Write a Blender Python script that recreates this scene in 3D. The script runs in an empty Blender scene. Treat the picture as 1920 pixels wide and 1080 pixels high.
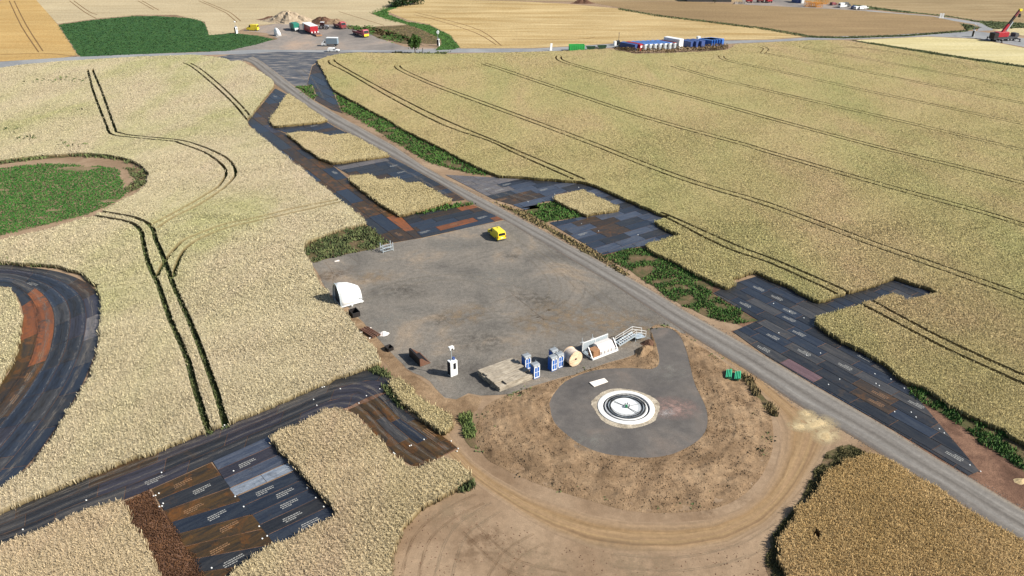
import bpy, math, random
import numpy as np
from mathutils import Vector, Matrix
from mathutils.geometry import delaunay_2d_cdt

random.seed(7); RNG = np.random.default_rng(7)
SC = bpy.context.scene; COL = SC.collection
rad = math.radians

# ------------------------------------------------------------------ camera
F, PITCH, H = 1493.0, rad(27.8), 65.0
SP, CP = math.sin(PITCH), math.cos(PITCH)
cam = bpy.data.cameras.new('camera'); cam.sensor_width = 36; cam.lens = F / 1920 * 36
cam.clip_start = 1; cam.clip_end = 9000
cam_o = bpy.data.objects.new('camera', cam); COL.objects.link(cam_o)
cam_o.location = (0, 0, H); cam_o.rotation_euler = (rad(90) - PITCH, 0, 0)
SC.camera = cam_o

# ------------------------------------------------------------------ light
SUN_EL, SUN_AZ = rad(36.5), math.atan2(.96, -.27)          # azimuth clockwise from +Y
sun_dir = Vector((math.sin(SUN_AZ) * math.cos(SUN_EL), math.cos(SUN_AZ) * math.cos(SUN_EL), math.sin(SUN_EL)))
sl = bpy.data.lights.new('sun', 'SUN'); sl.energy = 4.6; sl.angle = rad(.5); sl.color = (1, .955, .88)
so = bpy.data.objects.new('sun', sl); COL.objects.link(so)
so.rotation_euler = (-sun_dir).to_track_quat('-Z', 'Y').to_euler()
w = bpy.data.worlds.new('World'); SC.world = w; w.use_nodes = True
nt = w.node_tree; bg = nt.nodes['Background']; sky = nt.nodes.new('ShaderNodeTexSky')
sky.sky_type = 'NISHITA'; sky.sun_disc = False; sky.sun_elevation = SUN_EL; sky.sun_rotation = SUN_AZ
nt.links.new(sky.outputs[0], bg.inputs[0]); bg.inputs[1].default_value = .075
SC.view_settings.view_transform = 'Standard'; SC.view_settings.look = 'None'
SC.view_settings.exposure = .95; SC.view_settings.gamma = 1

# ------------------------------------------------------------------ helpers
def at(px, py, z=0.0):
    """pixel of the photograph -> world point on the horizontal plane z"""
    u, v = px - 960.0, py - 540.0
    t = (H - z) / (F * SP + v * CP)
    return Vector((u * t, (F * CP - v * SP) * t, z))
def pxof(P):
    X, Y, Z = P[:, 0], P[:, 1], P[:, 2] - H
    d = Y * CP - Z * SP
    return 960 + F * X / d, 540 - F * (Y * SP + Z * CP) / d
def pts(l, z=0.0): return [at(a, b, z) for a, b in l]
def lin(v): v /= 255.0; return v / 12.92 if v <= .04045 else ((v + .055) / 1.055) ** 2.4
def c(r, g, b, k=.575): return (lin(r) * k, lin(g) * k, lin(b) * k, 1)
ROADZ = math.atan2(.552, .834)
UX, UY = Vector((.834, .552, 0)), Vector((-.552, .834, 0))   # across / along the access road

class NT:
    def __init__(s, name):
        s.m = bpy.data.materials.new(name); s.m.use_nodes = True; s.t = s.m.node_tree
        s.b = s.t.nodes['Principled BSDF']
    def n(s, typ, **kw):
        x = s.t.nodes.new(typ)
        for k, v in kw.items(): setattr(x, k, v)
        return x
    def l(s, a, b): s.t.links.new(a, b)
    def ramp(s, fac, stops):
        r = s.n('ShaderNodeValToRGB'); e = r.color_ramp.elements
        while len(e) < len(stops): e.new(.5)
        for q, (p, col) in zip(e, stops): q.position = p; q.color = col
        s.l(fac, r.inputs[0]); return r.outputs[0]
    def mix(s, fac, a, b, mode='MIX'):
        x = s.n('ShaderNodeMix', data_type='RGBA', blend_type=mode)
        for sock, v in ((x.inputs[0], fac), (x.inputs[6], a), (x.inputs[7], b)):
            if hasattr(v, 'is_linked'): s.l(v, sock)
            else: sock.default_value = v
        return x.outputs[2]
    def math(s, op, a, b=0.0, cl=False):
        x = s.n('ShaderNodeMath', operation=op, use_clamp=cl)
        for sock, v in ((x.inputs[0], a), (x.inputs[1], b)):
            if hasattr(v, 'is_linked'): s.l(v, sock)
            else: sock.default_value = v
        return x.outputs[0]
    def coord(s, kind='pos', stretch=(1, 1, 1), rz=0.0, off=None):
        if kind == 'pos': o = s.n('ShaderNodeNewGeometry').outputs['Position']
        else:
            o = s.n('ShaderNodeTexCoord').outputs['UV' if kind == 'uv' else 'Object']
        mp = s.n('ShaderNodeMapping', vector_type='TEXTURE' if False else 'POINT')
        mp.inputs['Scale'].default_value = stretch; mp.inputs['Rotation'].default_value = (0, 0, rz)
        s.l(o, mp.inputs[0]); o = mp.outputs[0]
        if off is not None:
            a = s.n('ShaderNodeVectorMath', operation='ADD'); s.l(o, a.inputs[0]); s.l(off, a.inputs[1]); o = a.outputs[0]
        return o
    def noise(s, vec, scale, detail=5, rough=.55, dist=0):
        x = s.n('ShaderNodeTexNoise'); x.inputs['Scale'].default_value = scale; x.inputs['Detail'].default_value = detail
        x.inputs['Roughness'].default_value = rough; x.inputs['Distortion'].default_value = dist
        s.l(vec, x.inputs['Vector']); return x.outputs[0]
    def fin(s, col, rough=.9, spec=.25, metal=0, bump=None):
        if hasattr(col, 'is_linked'): s.l(col, s.b.inputs['Base Color'])
        else: s.b.inputs['Base Color'].default_value = col
        if hasattr(rough, 'is_linked'): s.l(rough, s.b.inputs['Roughness'])
        else: s.b.inputs['Roughness'].default_value = rough
        s.b.inputs['Specular IOR Level'].default_value = spec; s.b.inputs['Metallic'].default_value = metal
        if bump:
            b = s.n('ShaderNodeBump'); b.inputs['Strength'].default_value = bump[1]; b.inputs['Distance'].default_value = bump[2]
            s.l(bump[0], b.inputs['Height']); s.l(b.outputs[0], s.b.inputs['Normal'])
        return s.m

def soilmat(name, stops, scale=.08, fine=(1.5, .5), grain=(9, .35), bump=(.6, .08), stretch=(1, 1, 1), rz=0.0, rough=.95):
    n = NT(name); v = n.coord('pos', stretch, rz); p = n.coord('pos')
    col = n.ramp(n.noise(v, scale, 7, .62, .6), stops)
    f1 = n.noise(p, fine[0], 6, .65); f2 = n.noise(p, grain[0], 3, .7)
    col = n.mix(fine[1], col, n.ramp(f1, [(.3, (.35, .35, .35, 1)), (.72, (.72, .72, .72, 1))]), 'OVERLAY')
    col = n.mix(grain[1], col, n.ramp(f2, [(.3, (.25, .25, .25, 1)), (.7, (.78, .78, .78, 1))]), 'OVERLAY')
    return n.fin(col, rough, .15, 0, (n.math('ADD', f1, n.math('MULTIPLY', f2, .5)), bump[0], bump[1]))

def paint(name, col, rough=.45, dirt=.35, metal=0, spec=.5, scale=1.2, dirtcol=(.16, .12, .08, 1)):
    n = NT(name); v = n.coord('obj'); a = n.noise(v, scale, 6, .65)
    f = n.ramp(a, [(.42, (0, 0, 0, 1)), (.78, (1, 1, 1, 1))])
    fac = n.math('MULTIPLY', f, dirt)
    return n.fin(n.mix(fac, col, dirtcol), n.math('ADD', n.math('MULTIPLY', a, .25), rough - .12), spec, metal)

def cropmat(name, c1, c2, c3, stalk_shade, amp=1.05, rz=.3):
    n = NT(name); p = n.coord('pos'); big = n.noise(n.coord('pos', (1, .35, 1), rz), .035, 5, .6, .4)
    mid = n.noise(p, .22, 4, .6)
    col = n.ramp(big, [(.36, c1), (.52, c2), (.66, c3)])
    col = n.mix(n.math('MULTIPLY', n.ramp(mid, [(.35, (0, 0, 0, 1)), (.7, (1, 1, 1, 1))]), .45), col, c2)
    rnd = n.n('ShaderNodeAttribute', attribute_name='rnd').outputs['Fac']
    hh = n.n('ShaderNodeAttribute', attribute_name='hgt').outputs['Fac']
    fine = n.noise(p, 2.6, 3, .7)
    k = n.math('ADD', n.math('MULTIPLY', rnd, amp), 1 - amp * .5)
    col = n.mix(n.math('SUBTRACT', 1, hh, True), col, stalk_shade)  # tone of the stalks, darkened to paint shade into gaps and walls
    sc = n.n('ShaderNodeVectorMath', operation='SCALE'); n.l(col, sc.inputs[0]); n.l(k, sc.inputs['Scale'])
    m = n.fin(sc.outputs[0], .85, .12, 0)
    # ears and leaves scatter light in all directions: soften the blade normals towards the vertical
    ge = n.n('ShaderNodeNewGeometry').outputs['Normal']; va = n.n('ShaderNodeVectorMath', operation='MULTIPLY_ADD'); n.l(ge, va.inputs[0]); va.inputs[1].default_value = (.28, .28, .28); cz = n.n('ShaderNodeCombineXYZ'); n.l(n.math('MULTIPLY', hh, .9), cz.inputs[2]); n.l(cz.outputs[0], va.inputs[2])
    vn = n.n('ShaderNodeVectorMath', operation='NORMALIZE'); n.l(va.outputs[0], vn.inputs[0]); n.l(vn.outputs[0], n.b.inputs['Normal'])
    tr = n.n('ShaderNodeBsdfTranslucent'); n.l(sc.outputs[0], tr.inputs[0]); mx = n.n('ShaderNodeMixShader'); mx.inputs[0].default_value = .35
    n.l(n.b.outputs[0], mx.inputs[1]); n.l(tr.outputs[0], mx.inputs[2]); n.l(mx.outputs[0], n.t.nodes['Material Output'].inputs[0]); return m

class MB:
    def __init__(s): s.v = []; s.f = []; s.mi = []; s.cur = 0; s.uv = None
    def add(s, vs, fs):
        o = len(s.v); s.v += [tuple(p) for p in vs]; s.f += [tuple(i + o for i in f) for f in fs]; s.mi += [s.cur] * len(fs); return s
    def box(s, cx, cy, cz, sx, sy, sz, M=None):
        vs = [Vector((cx + a * sx / 2, cy + b * sy / 2, cz + d * sz / 2)) for d in (-1, 1) for a, b in ((-1, -1), (1, -1), (1, 1), (-1, 1))]
        if M: vs = [M @ p for p in vs]
        return s.add(vs, [(3, 2, 1, 0), (4, 5, 6, 7), (0, 1, 5, 4), (1, 2, 6, 5), (2, 3, 7, 6), (3, 0, 4, 7)])
    def bar(s, a, b, wd, ht=None):
        """rectangular bar from a to b"""
        a, b = Vector(a), Vector(b); d = (b - a); L = d.length; q = d.to_track_quat('Y', 'Z').to_matrix().to_4x4()
        return s.box(0, L / 2, 0, wd, L, ht or wd, Matrix.Translation(a) @ q)
    def cyl(s, a, b, r, n=12, r2=None, cap=True):
        a, b = Vector(a), Vector(b); q = (b - a).to_track_quat('Z', 'Y').to_matrix(); r2 = r if r2 is None else r2
        vs = []
        for p, rr in ((a, r), (b, r2)):
            for i in range(n):
                t = 2 * math.pi * i / n; vs.append(p + q @ Vector((math.cos(t) * rr, math.sin(t) * rr, 0)))
        fs = [(i, (i + 1) % n, n + (i + 1) % n, n + i) for i in range(n)]
        if cap: fs += [tuple(range(n - 1, -1, -1)), tuple(range(n, 2 * n))]
        return s.add(vs, fs)
    def ring(s, r0, r1, z0, z1, n=64):
        """annular slab, outer radius r1"""
        vs = []
        for r, z in ((r0, z0), (r1, z0), (r1, z1), (r0, z1)):
            vs += [(math.cos(2 * math.pi * i / n) * r, math.sin(2 * math.pi * i / n) * r, z) for i in range(n)]
        fs = []
        for a in range(4):
            b = (a + 1) % 4
            fs += [(a * n + i, a * n + (i + 1) % n, b * n + (i + 1) % n, b * n + i) for i in range(n)]
        return s.add(vs, fs)
    def prism(s, prof, x0, x1, tin=0.0, zb=1e9, zt=None):
        """(y,z) outline swept along x; points above zb are drawn in by tin"""
        zt = zt or max(p[1] for p in prof)
        n = len(prof); vs = []
        for sx, x in ((-1, x0), (1, x1)):
            for y, z in prof:
                k = 0 if z <= zb else tin * (z - zb) / max(1e-6, zt - zb); vs.append((x - sx * k, y, z))
        return s.add(vs, [tuple(range(n)), tuple(range(2 * n - 1, n - 1, -1))] + [(i, n + i, n + (i + 1) % n, (i + 1) % n) for i in range(n)])
    def slab(s, poly, z0, z1):
        n = len(poly); vs = [(p[0], p[1], z0) for p in poly] + [(p[0], p[1], z1) for p in poly]
        return s.add(vs, [tuple(range(n - 1, -1, -1)), tuple(range(n, 2 * n))] + [(i, (i + 1) % n, n + (i + 1) % n, n + i) for i in range(n)])
    def build(s, name, mat, parent=None, bevel=0, smooth=False):
        me = bpy.data.meshes.new(name); me.from_pydata(s.v, [], s.f)
        mats = mat if isinstance(mat, (list, tuple)) else [mat]
        for m in mats: me.materials.append(m)
        if len(mats) > 1: me.polygons.foreach_set('material_index', s.mi)
        import bmesh
        bm = bmesh.new(); bm.from_mesh(me); bmesh.ops.recalc_face_normals(bm, faces=bm.faces); bm.to_mesh(me); bm.free()
        if smooth: me.polygons.foreach_set('use_smooth', [True] * len(me.polygons))
        o = bpy.data.objects.new(name, me); COL.objects.link(o)
        if parent: o.parent = parent
        if bevel:
            b = o.modifiers.new('bevel', 'BEVEL'); b.width = bevel; b.segments = 2; b.limit_method = 'ANGLE'
        return o

def tag(o, label=None, cat=None, group=None, kind=None):
    if label: o['label'] = label
    if cat: o['category'] = cat
    if group: o['group'] = group
    if kind: o['kind'] = kind
    return o
def thing(name, label, cat, loc, rz=0.0, group=None):
    o = bpy.data.objects.new(name, None); COL.objects.link(o); o.location = loc; o.rotation_euler = (0, 0, rz)
    o.empty_display_size = .3
    return tag(o, label, cat, group)
def dup(root, loc, rz, label=None, group=None, scale=None):
    r = root.copy(); COL.objects.link(r); r.location = loc; r.rotation_euler = (0, 0, rz)
    if scale: r.scale = scale
    if label: r['label'] = label
    if group: r['group'] = group
    for ch in list(root.children):
        k = ch.copy(); COL.objects.link(k); k.parent = r
        for g in list(ch.children):
            d = g.copy(); COL.objects.link(d); d.parent = k
    return r
def obj_np(name, V, Q, mats, mi=None, rnd=None, hgt=None, smooth=False):
    """mesh from numpy: V (n,3), Q (m,k)"""
    me = bpy.data.meshes.new(name); k = Q.shape[1]
    me.vertices.add(len(V)); me.vertices.foreach_set('co', V.astype(np.float32).ravel())
    me.loops.add(Q.size); me.loops.foreach_set('vertex_index', Q.astype(np.int32).ravel())
    me.polygons.add(len(Q)); me.polygons.foreach_set('loop_start', np.arange(0, Q.size, k, dtype=np.int32))
    for m in mats: me.materials.append(m)
    if mi is not None: me.polygons.foreach_set('material_index', mi.astype(np.int32))
    if smooth: me.polygons.foreach_set('use_smooth', np.ones(len(Q), dtype=bool))
    for nm, a in (('rnd', rnd), ('hgt', hgt)):
        if a is not None:
            at_ = me.attributes.new(nm, 'FLOAT', 'POINT'); at_.data.foreach_set('value', a.astype(np.float32))
    me.update(calc_edges=True); me.validate()
    o = bpy.data.objects.new(name, me); COL.objects.link(o); return o

def inpoly(P, poly):
    poly = np.array([(p[0], p[1]) for p in poly]); x, y = P[:, 0], P[:, 1]; r = np.zeros(len(P), bool)
    x0, y0 = poly[-1]
    for x1, y1 in poly:
        cnd = (y1 > y) != (y0 > y)
        with np.errstate(divide='ignore', invalid='ignore'):
            r ^= cnd & (x < (x0 - x1) * (y - y1) / (y0 - y1 + 1e-12) + x1)
        x0, y0 = x1, y1
    return r
def segdist(P, line):
    d = np.full(len(P), 1e9)
    for a, b in zip(line[:-1], line[1:]):
        a = np.array(a[:2]); b = np.array(b[:2]); ab = b - a
        t = np.clip(((P[:, :2] - a) @ ab) / (ab @ ab + 1e-9), 0, 1)
        q = a + t[:, None] * ab; d = np.minimum(d, np.hypot(P[:, 0] - q[:, 0], P[:, 1] - q[:, 1]))
    return d
def smoothline(l, n=3):
    """Catmull-Rom refinement of a polyline of vectors"""
    out = []
    for i in range(len(l) - 1):
        p0, p1, p2, p3 = l[max(i - 1, 0)], l[i], l[i + 1], l[min(i + 2, len(l) - 1)]
        for k in range(n):
            t = k / n
            out.append(.5 * ((2 * p1) + (p2 - p0) * t + (2 * p0 - 5 * p1 + 4 * p2 - p3) * t * t + (3 * p1 - p0 - 3 * p2 + p3) * t ** 3))
    return out + [l[-1]]
def stripq(line, wd):
    L, R = [], []
    for i, p in enumerate(line):
        d = (line[min(i + 1, len(line) - 1)] - line[max(i - 1, 0)]); d.z = 0; d.normalize(); n = Vector((-d.y, d.x, 0)) * wd / 2
        L.append(p + n); R.append(p - n)
    return L, R
def offset(line, d): return stripq(line, 2 * d)[0]
def resample(line, n):
    line = [Vector(p) for p in line]; s = [0]
    for a, b in zip(line[:-1], line[1:]): s.append(s[-1] + (b - a).length)
    out = []; j = 0
    for i in range(n):
        t = s[-1] * i / (n - 1)
        while j < len(line) - 2 and s[j + 1] < t: j += 1
        f = (t - s[j]) / max(1e-9, s[j + 1] - s[j]); out.append(line[j].lerp(line[j + 1], min(1, max(0, f))))
    return out
def densify(poly, step, jit):
    out = []
    for i, a in enumerate(poly):
        b = poly[(i + 1) % len(poly)]; n = max(1, int((b - a).length / step))
        far = min(6, max(1, a.y / 120)); n = max(1, int(n / far))
        for k in range(n):
            p = a.lerp(b, k / n); out.append(p + Vector((random.uniform(-jit, jit), random.uniform(-jit, jit), 0)))
    return out

def cdt(loops, keep, extra=None):
    vs, es = [], []
    for lp in loops:
        o = len(vs); n = len(lp); vs += [Vector((p[0], p[1])) for p in lp]; es += [(o + i, o + (i + 1) % n) for i in range(n)]
    if extra is not None: vs += [Vector((float(p[0]), float(p[1]))) for p in extra]
    V, E, T = delaunay_2d_cdt(vs, es, [], 0, 1e-4)[:3]
    V = np.array([(p[0], p[1]) for p in V]); T = np.array([t for t in T if len(t) == 3])
    C = V[T].mean(1); T = T[keep(C)]
    return V, T

def sheet(name, poly, z, mat, kind='structure', spacing=None, zf=None, holes=(), skirt=False):
    """flat or shaped ground sheet, 4 mm or more above the one below"""
    polyv = [Vector((p[0], p[1], 0)) for p in poly]; extra = None
    if spacing:
        a = np.array([(p[0], p[1]) for p in polyv]); lo, hi = a.min(0), a.max(0)
        gx, gy = np.meshgrid(np.arange(lo[0], hi[0], spacing), np.arange(lo[1], hi[1], spacing))
        extra = np.stack([gx.ravel(), gy.ravel()], 1); extra = extra + RNG.uniform(-.35, .35, extra.shape) * spacing
        extra = extra[inpoly(extra, polyv)]
    def keep(C):
        k = inpoly(C, polyv)
        for h in holes: k &= ~inpoly(C, h)
        return k
    V, T = cdt([polyv] + [list(h) for h in holes], keep, extra)
    Z = np.full(len(V), float(z)) if zf is None else zf(V)
    o = obj_np(name, np.column_stack([V, Z]), T, [mat], smooth=bool(zf))
    if kind: o['kind'] = kind
    return o

def strip(name, left, right, z, mat, n=60, kind='structure', zl=None):
    L, R = resample(left, n), resample(right, n); me = bpy.data.meshes.new(name); m = 9; vs = []; uv = []
    s = 0
    for i in range(n):
        if i: s += ((L[i] + R[i]) / 2 - (L[i - 1] + R[i - 1]) / 2).length
        for j in range(m):
            p = L[i].lerp(R[i], j / (m - 1)); zz = z + (zl(j / (m - 1), s) if zl else 0); vs.append((p.x, p.y, zz)); uv.append((j / (m - 1), s))
    fs = [(i * m + j, i * m + j + 1, (i + 1) * m + j + 1, (i + 1) * m + j) for i in range(n - 1) for j in range(m - 1)]
    me.from_pydata(vs, [], fs); me.materials.append(mat); ul = me.uv_layers.new(name='UVMap')
    for lp in me.loops: ul.data[lp.index].uv = uv[lp.vertex_index]
    me.update(); o = bpy.data.objects.new(name, me); COL.objects.link(o); o['kind'] = kind; return o

def blades(P, k, wmin, wmax, z0, z1, zvar, lean, ramp=1.0):
    """upright blade quads round the points P"""
    n = len(P) * k; B = np.repeat(P, k, 0); s = np.repeat(np.ones(len(P)), k)
    a = RNG.uniform(0, np.pi, n); wd = RNG.uniform(wmin, wmax, n) * .5
    spread = RNG.normal(0, 1, (n, 2)) * wmax * .9
    dx, dy = np.cos(a) * wd, np.sin(a) * wd; bx, by = B[:, 0] + spread[:, 0], B[:, 1] + spread[:, 1]
    lx, ly = RNG.normal(0, lean, n), RNG.normal(0, lean, n)
    zt = z1 + RNG.normal(0, zvar, n); zb = np.full(n, z0)
    V = np.empty((n, 4, 3))
    V[:, 0] = np.stack([bx - dx, by - dy, zb], 1); V[:, 1] = np.stack([bx + dx, by + dy, zb], 1)
    V[:, 2] = np.stack([bx + lx + dx * .7, by + ly + dy * .7, zt], 1); V[:, 3] = np.stack([bx + lx - dx * .7, by + ly - dy * .7, zt], 1)
    Q = np.arange(n * 4).reshape(n, 4); r = np.repeat(.5 + (RNG.uniform(0, 1, n) - .5) * ramp, 4); h = np.tile([.35, .35, 1, 1], n)
    return V.reshape(-1, 3), Q, r, h
def bandpoints(poly, spacing0, ymax=380, margin=140):
    """jittered points inside poly, spacing growing with distance, only where the view can reach"""
    a = np.array([(p[0], p[1]) for p in poly]); out = []
    y = max(a[:, 1].min(), 35); top = min(a[:, 1].max(), ymax)
    while y < top:
        s = spacing0 * max(1, y / 75.0) ** 1.03; y2 = min(y * 1.12 + 1, top)
        hw = (y2 + 40) * .78; x0, x1 = max(a[:, 0].min(), -hw), min(a[:, 0].max(), hw)
        if x1 > x0:
            nx, ny = max(1, int((x1 - x0) / s)), max(1, int((y2 - y) / s))
            gx, gy = np.meshgrid(x0 + (np.arange(nx) + .5) * (x1 - x0) / nx, y + (np.arange(ny) + .5) * (y2 - y) / ny)
            p = np.stack([gx.ravel(), gy.ravel()], 1) + RNG.uniform(-.5, .5, (nx * ny, 2)) * s
            p = p[inpoly(p, poly)]
            if len(p):
                P3 = np.column_stack([p, np.full(len(p), .5)]); u, v = pxof(P3)
                p = p[(u > -margin) & (u < 1920 + margin) & (v < 1080 + margin)]
                out.append((s, p))
        y = y2
    return out

def crop(name, label, px, mats, lines=(), pressed=(), ht=.86, sp=.15, cat='wheat', zun=.4, edge=True, holes=(), rowdir=None):
    """standing cereal crop: canopy block with tramline gaps, wall stalks at its edges and ears on top"""
    poly = densify([Vector((p.x, p.y, 0)) for p in pts(px, zun)], 1.1, .24)
    strips = []
    for ln, wd in lines:
        L, R = stripq(ln, wd); strips.append(L + R[::-1])
    for h in holes: strips.append(h)
    segs = [(ln, wd) for ln, wd in lines]
    def keep(C):
        k = inpoly(C, poly)
        for ln, wd in segs:
            k &= segdist(C, ln) > wd * .47
        for h in holes: k &= ~inpoly(C, h)
        return k
    V, T = cdt([poly] + strips, keep)
    base = ht * .86
    zc = np.full(len(V), base) + RNG.uniform(-.04, .04, len(V))
    e = np.concatenate([T[:, [0, 1]], T[:, [1, 2]], T[:, [2, 0]]]); es = np.sort(e, 1)
    _, idx, cnt = np.unique(es, axis=0, return_index=True, return_counts=True); be = e[idx[cnt == 1]]
    n = len(V); VV = np.concatenate([np.column_stack([V, zc]), np.column_stack([V, zc]), np.column_stack([V, np.zeros(n)])])
    Q2 = np.concatenate([T, np.stack([be[:, 1], be[:, 0], be[:, 0] + n], 1) + n, np.stack([be[:, 1], be[:, 0] + n, be[:, 1] + n], 1) + n])
    vr = [np.full(3 * n, .5)]; vh = [np.concatenate([np.full(n, .72), np.full(n, .3), np.full(n, 0.)])]  # lower values paint shade on gap walls and between tufts
    tri = Q2
    TV, TQ, TR, TH = [], [], [], []; o2 = 3 * n
    def put(r):
        nonlocal o2
        v, q, rr, hh = r
        TV.append(v); TQ.append(np.concatenate([q[:, [0, 1, 2]], q[:, [0, 2, 3]]]) + o2); TR.append(rr); TH.append(hh); o2 += len(v)
    for s, p in bandpoints(poly, sp):
        if not len(p): continue
        k = np.ones(len(p), bool)
        for ln, wd in segs: k &= segdist(p, ln) > wd * .5 + s * .2
        for ln, wd in pressed: k &= segdist(p, ln) > wd * .5
        for h in holes: k &= ~inpoly(p, h)
        if rowdir is not None and s < .36:      # drill rows
            q = (p[:, 0] * -math.sin(rowdir) + p[:, 1] * math.cos(rowdir)) / .62
            k &= (np.cos(2 * np.pi * q + noise2(p, .3, 3) * 2) > -.25) | (RNG.uniform(0, 1, len(p)) < .2)
        p = p[k]
        put(blades(p, 5, s * (.3 if s < .4 else .22), s * (.6 if s < .4 else .48), base - .05, ht - .02, .035 + min(s, .4) * .04 + (.05 if s < .3 else 0), .07 + min(s, .5) * .15, 1.1 if s < .3 else (.75 if s < .5 else .55)))
    if edge:
        A, B = V[be[:, 0]], V[be[:, 1]]; L = np.hypot(*(A - B).T); near = (A[:, 1] < 260) & (A[:, 1] > 30)
        for ln, wd in segs: near &= segdist((A + B) / 2, ln) > wd * .75
        A, B, L = A[near], B[near], L[near]
        step = .16 * np.maximum(1, A[:, 1] / 75); cntp = np.maximum(1, (L / step)).astype(int)
        ii = np.repeat(np.arange(len(A)), cntp)
        if len(ii):
            t = RNG.uniform(0, 1, len(ii)); p = A[ii] + (B[ii] - A[ii]) * t[:, None] + RNG.normal(0, .07, (len(ii), 2))
            v, q, rr, hh = blades(p, 3, .05, .13, 0, ht * 1.0, .12, .16); hh = np.where(hh < .5, 0, .9); put((v, q, rr, hh))
    V3 = np.concatenate([VV] + TV); T3 = np.concatenate([tri] + TQ)
    o = obj_np(name, V3, T3, [mats], rnd=np.concatenate(vr + TR), hgt=np.concatenate(vh + TH))
    return tag(o, label, cat, None, 'stuff')

def noise2(P, s, seed=0):
    """cheap smooth value noise in [0,1]"""
    r = np.random.default_rng(seed); out = np.zeros(len(P))
    for i in range(7):
        a = r.uniform(0, 2 * np.pi); f = s * r.uniform(.5, 1.9); out += np.sin((P[:, 0] * np.cos(a) + P[:, 1] * np.sin(a)) * f + r.uniform(0, 6.3) + 1.3 * np.sin(P[:, 1] * f * .6 + i))
    return np.clip(.5 + out / 7, 0, 1)

def grass(name, label, px, mats, ht=.3, sp=.3, gaps=.25, cat='grass', zun=.1, z=.03, k=4, seed=1, poly=None, an=None, base=True, nf=.7, hole=None):
    poly = poly or densify([Vector((p.x, p.y, 0)) for p in pts(px, zun)], 1.2, .25)
    V, T = cdt([poly], lambda C: inpoly(C, poly))
    VV = np.column_stack([V, np.full(len(V), z)]); TV, TQ, TR, TH = [], [], [], []; o2 = len(VV)
    for s, p in bandpoints(poly, sp, 520):
        p = p if hole is None else p[~inpoly(p, hole)]
        q_ = noise2(p if an is None else p * np.array(an), nf, seed); p = p[q_ > gaps]; q_ = q_[q_ > gaps]
        if not len(p): continue
        v, q, rr, hh = blades(p, k, s * .3, s * .7, 0, ht, ht * .28, s * .28)
        TV.append(v); TQ.append(np.concatenate([q[:, [0, 1, 2]], q[:, [0, 2, 3]]]) + o2); TR.append(rr); TH.append(hh); o2 += len(v)
    nb = len(T)
    V3 = np.concatenate([VV] + TV) if base else np.concatenate(TV)
    T3 = np.concatenate([T] + TQ) if base else np.concatenate(TQ) - len(VV)
    mi = np.concatenate([np.ones(nb), np.zeros(len(T3) - nb)]) if base else np.zeros(len(T3))
    R0 = [np.full(len(VV), .5)] if base else []; H0 = [np.full(len(VV), .5)] if base else []
    o = obj_np(name, V3, T3, mats, mi=mi, rnd=np.concatenate(R0 + TR), hgt=np.concatenate(H0 + TH))
    return tag(o, label, cat, None, 'stuff')

# ------------------------------------------------------------------ materials of the ground
M_earth = soilmat('earth', [(.3, c(138, 112, 86)), (.5, c(166, 140, 112)), (.7, c(186, 160, 130))], .07, (1.1, .4), (7, .3), (.5, .06))
M_ring = soilmat('ring_soil', [(.3, c(122, 98, 72)), (.5, c(154, 127, 97)), (.7, c(178, 150, 117))], .25, (1.6, .6), (7, .5), (.8, .12))
M_darksoil = soilmat('dark_soil', [(.3, c(88, 64, 50)), (.5, c(122, 92, 74)), (.7, c(158, 122, 98))], .2, (1.4, .6), (6, .5), (.8, .12))
M_pad = soilmat('pad_gravel', [(.28, c(99, 94, 88)), (.44, c(127, 121, 112)), (.56, c(139, 131, 120)), (.72, c(168, 149, 126))], .09, (1.3, .6), (5, .6), (.5, .04))
M_disc = soilmat('disc_gravel', [(.3, c(98, 94, 91)), (.52, c(117, 111, 105)), (.75, c(138, 125, 114))], .16, (1, .35), (9, .35), (.4, .03))
M_yard = soilmat('yard_gravel', [(.3, c(132, 126, 120)), (.5, c(160, 150, 140)), (.7, c(190, 166, 144))], .05, (.4, .4), (2, .3), (.3, .05), (1, .5, 1))
M_junction = soilmat('junction_gravel', [(.32, c(70, 76, 88)), (.47, c(92, 96, 104)), (.58, c(132, 128, 124)), (.7, c(168, 156, 146))], .16, (.7, .35), (3, .3), (.3, .04), (1, 3.2, 1), -.5)
M_sand = soilmat('pale_sand', [(.3, c(190, 164, 122)), (.6, c(222, 198, 152))], .5, (2, .4), (8, .3), (.6, .06))
M_spoil = soilmat('pale_spoil', [(.3, c(166, 146, 120)), (.6, c(204, 184, 156))], .4, (.8, .5), (3, .4), (.7, .1))
M_chips = soilmat('pale_gravel', [(.3, c(158, 144, 124)), (.6, c(214, 200, 176))], 1.2, (3, .7), (12, .5), (.9, .08))
M_brick = soilmat('reddish_rubble', [(.3, c(122, 116, 110)), (.5, c(142, 126, 118)), (.7, c(176, 154, 144))], .8, (2, .6), (9, .4), (.6, .05))
M_asphalt = soilmat('pale_asphalt', [(.3, c(140, 142, 144)), (.6, c(172, 172, 170))], .05, (.5, .2), (3, .2), (.2, .02))

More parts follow.
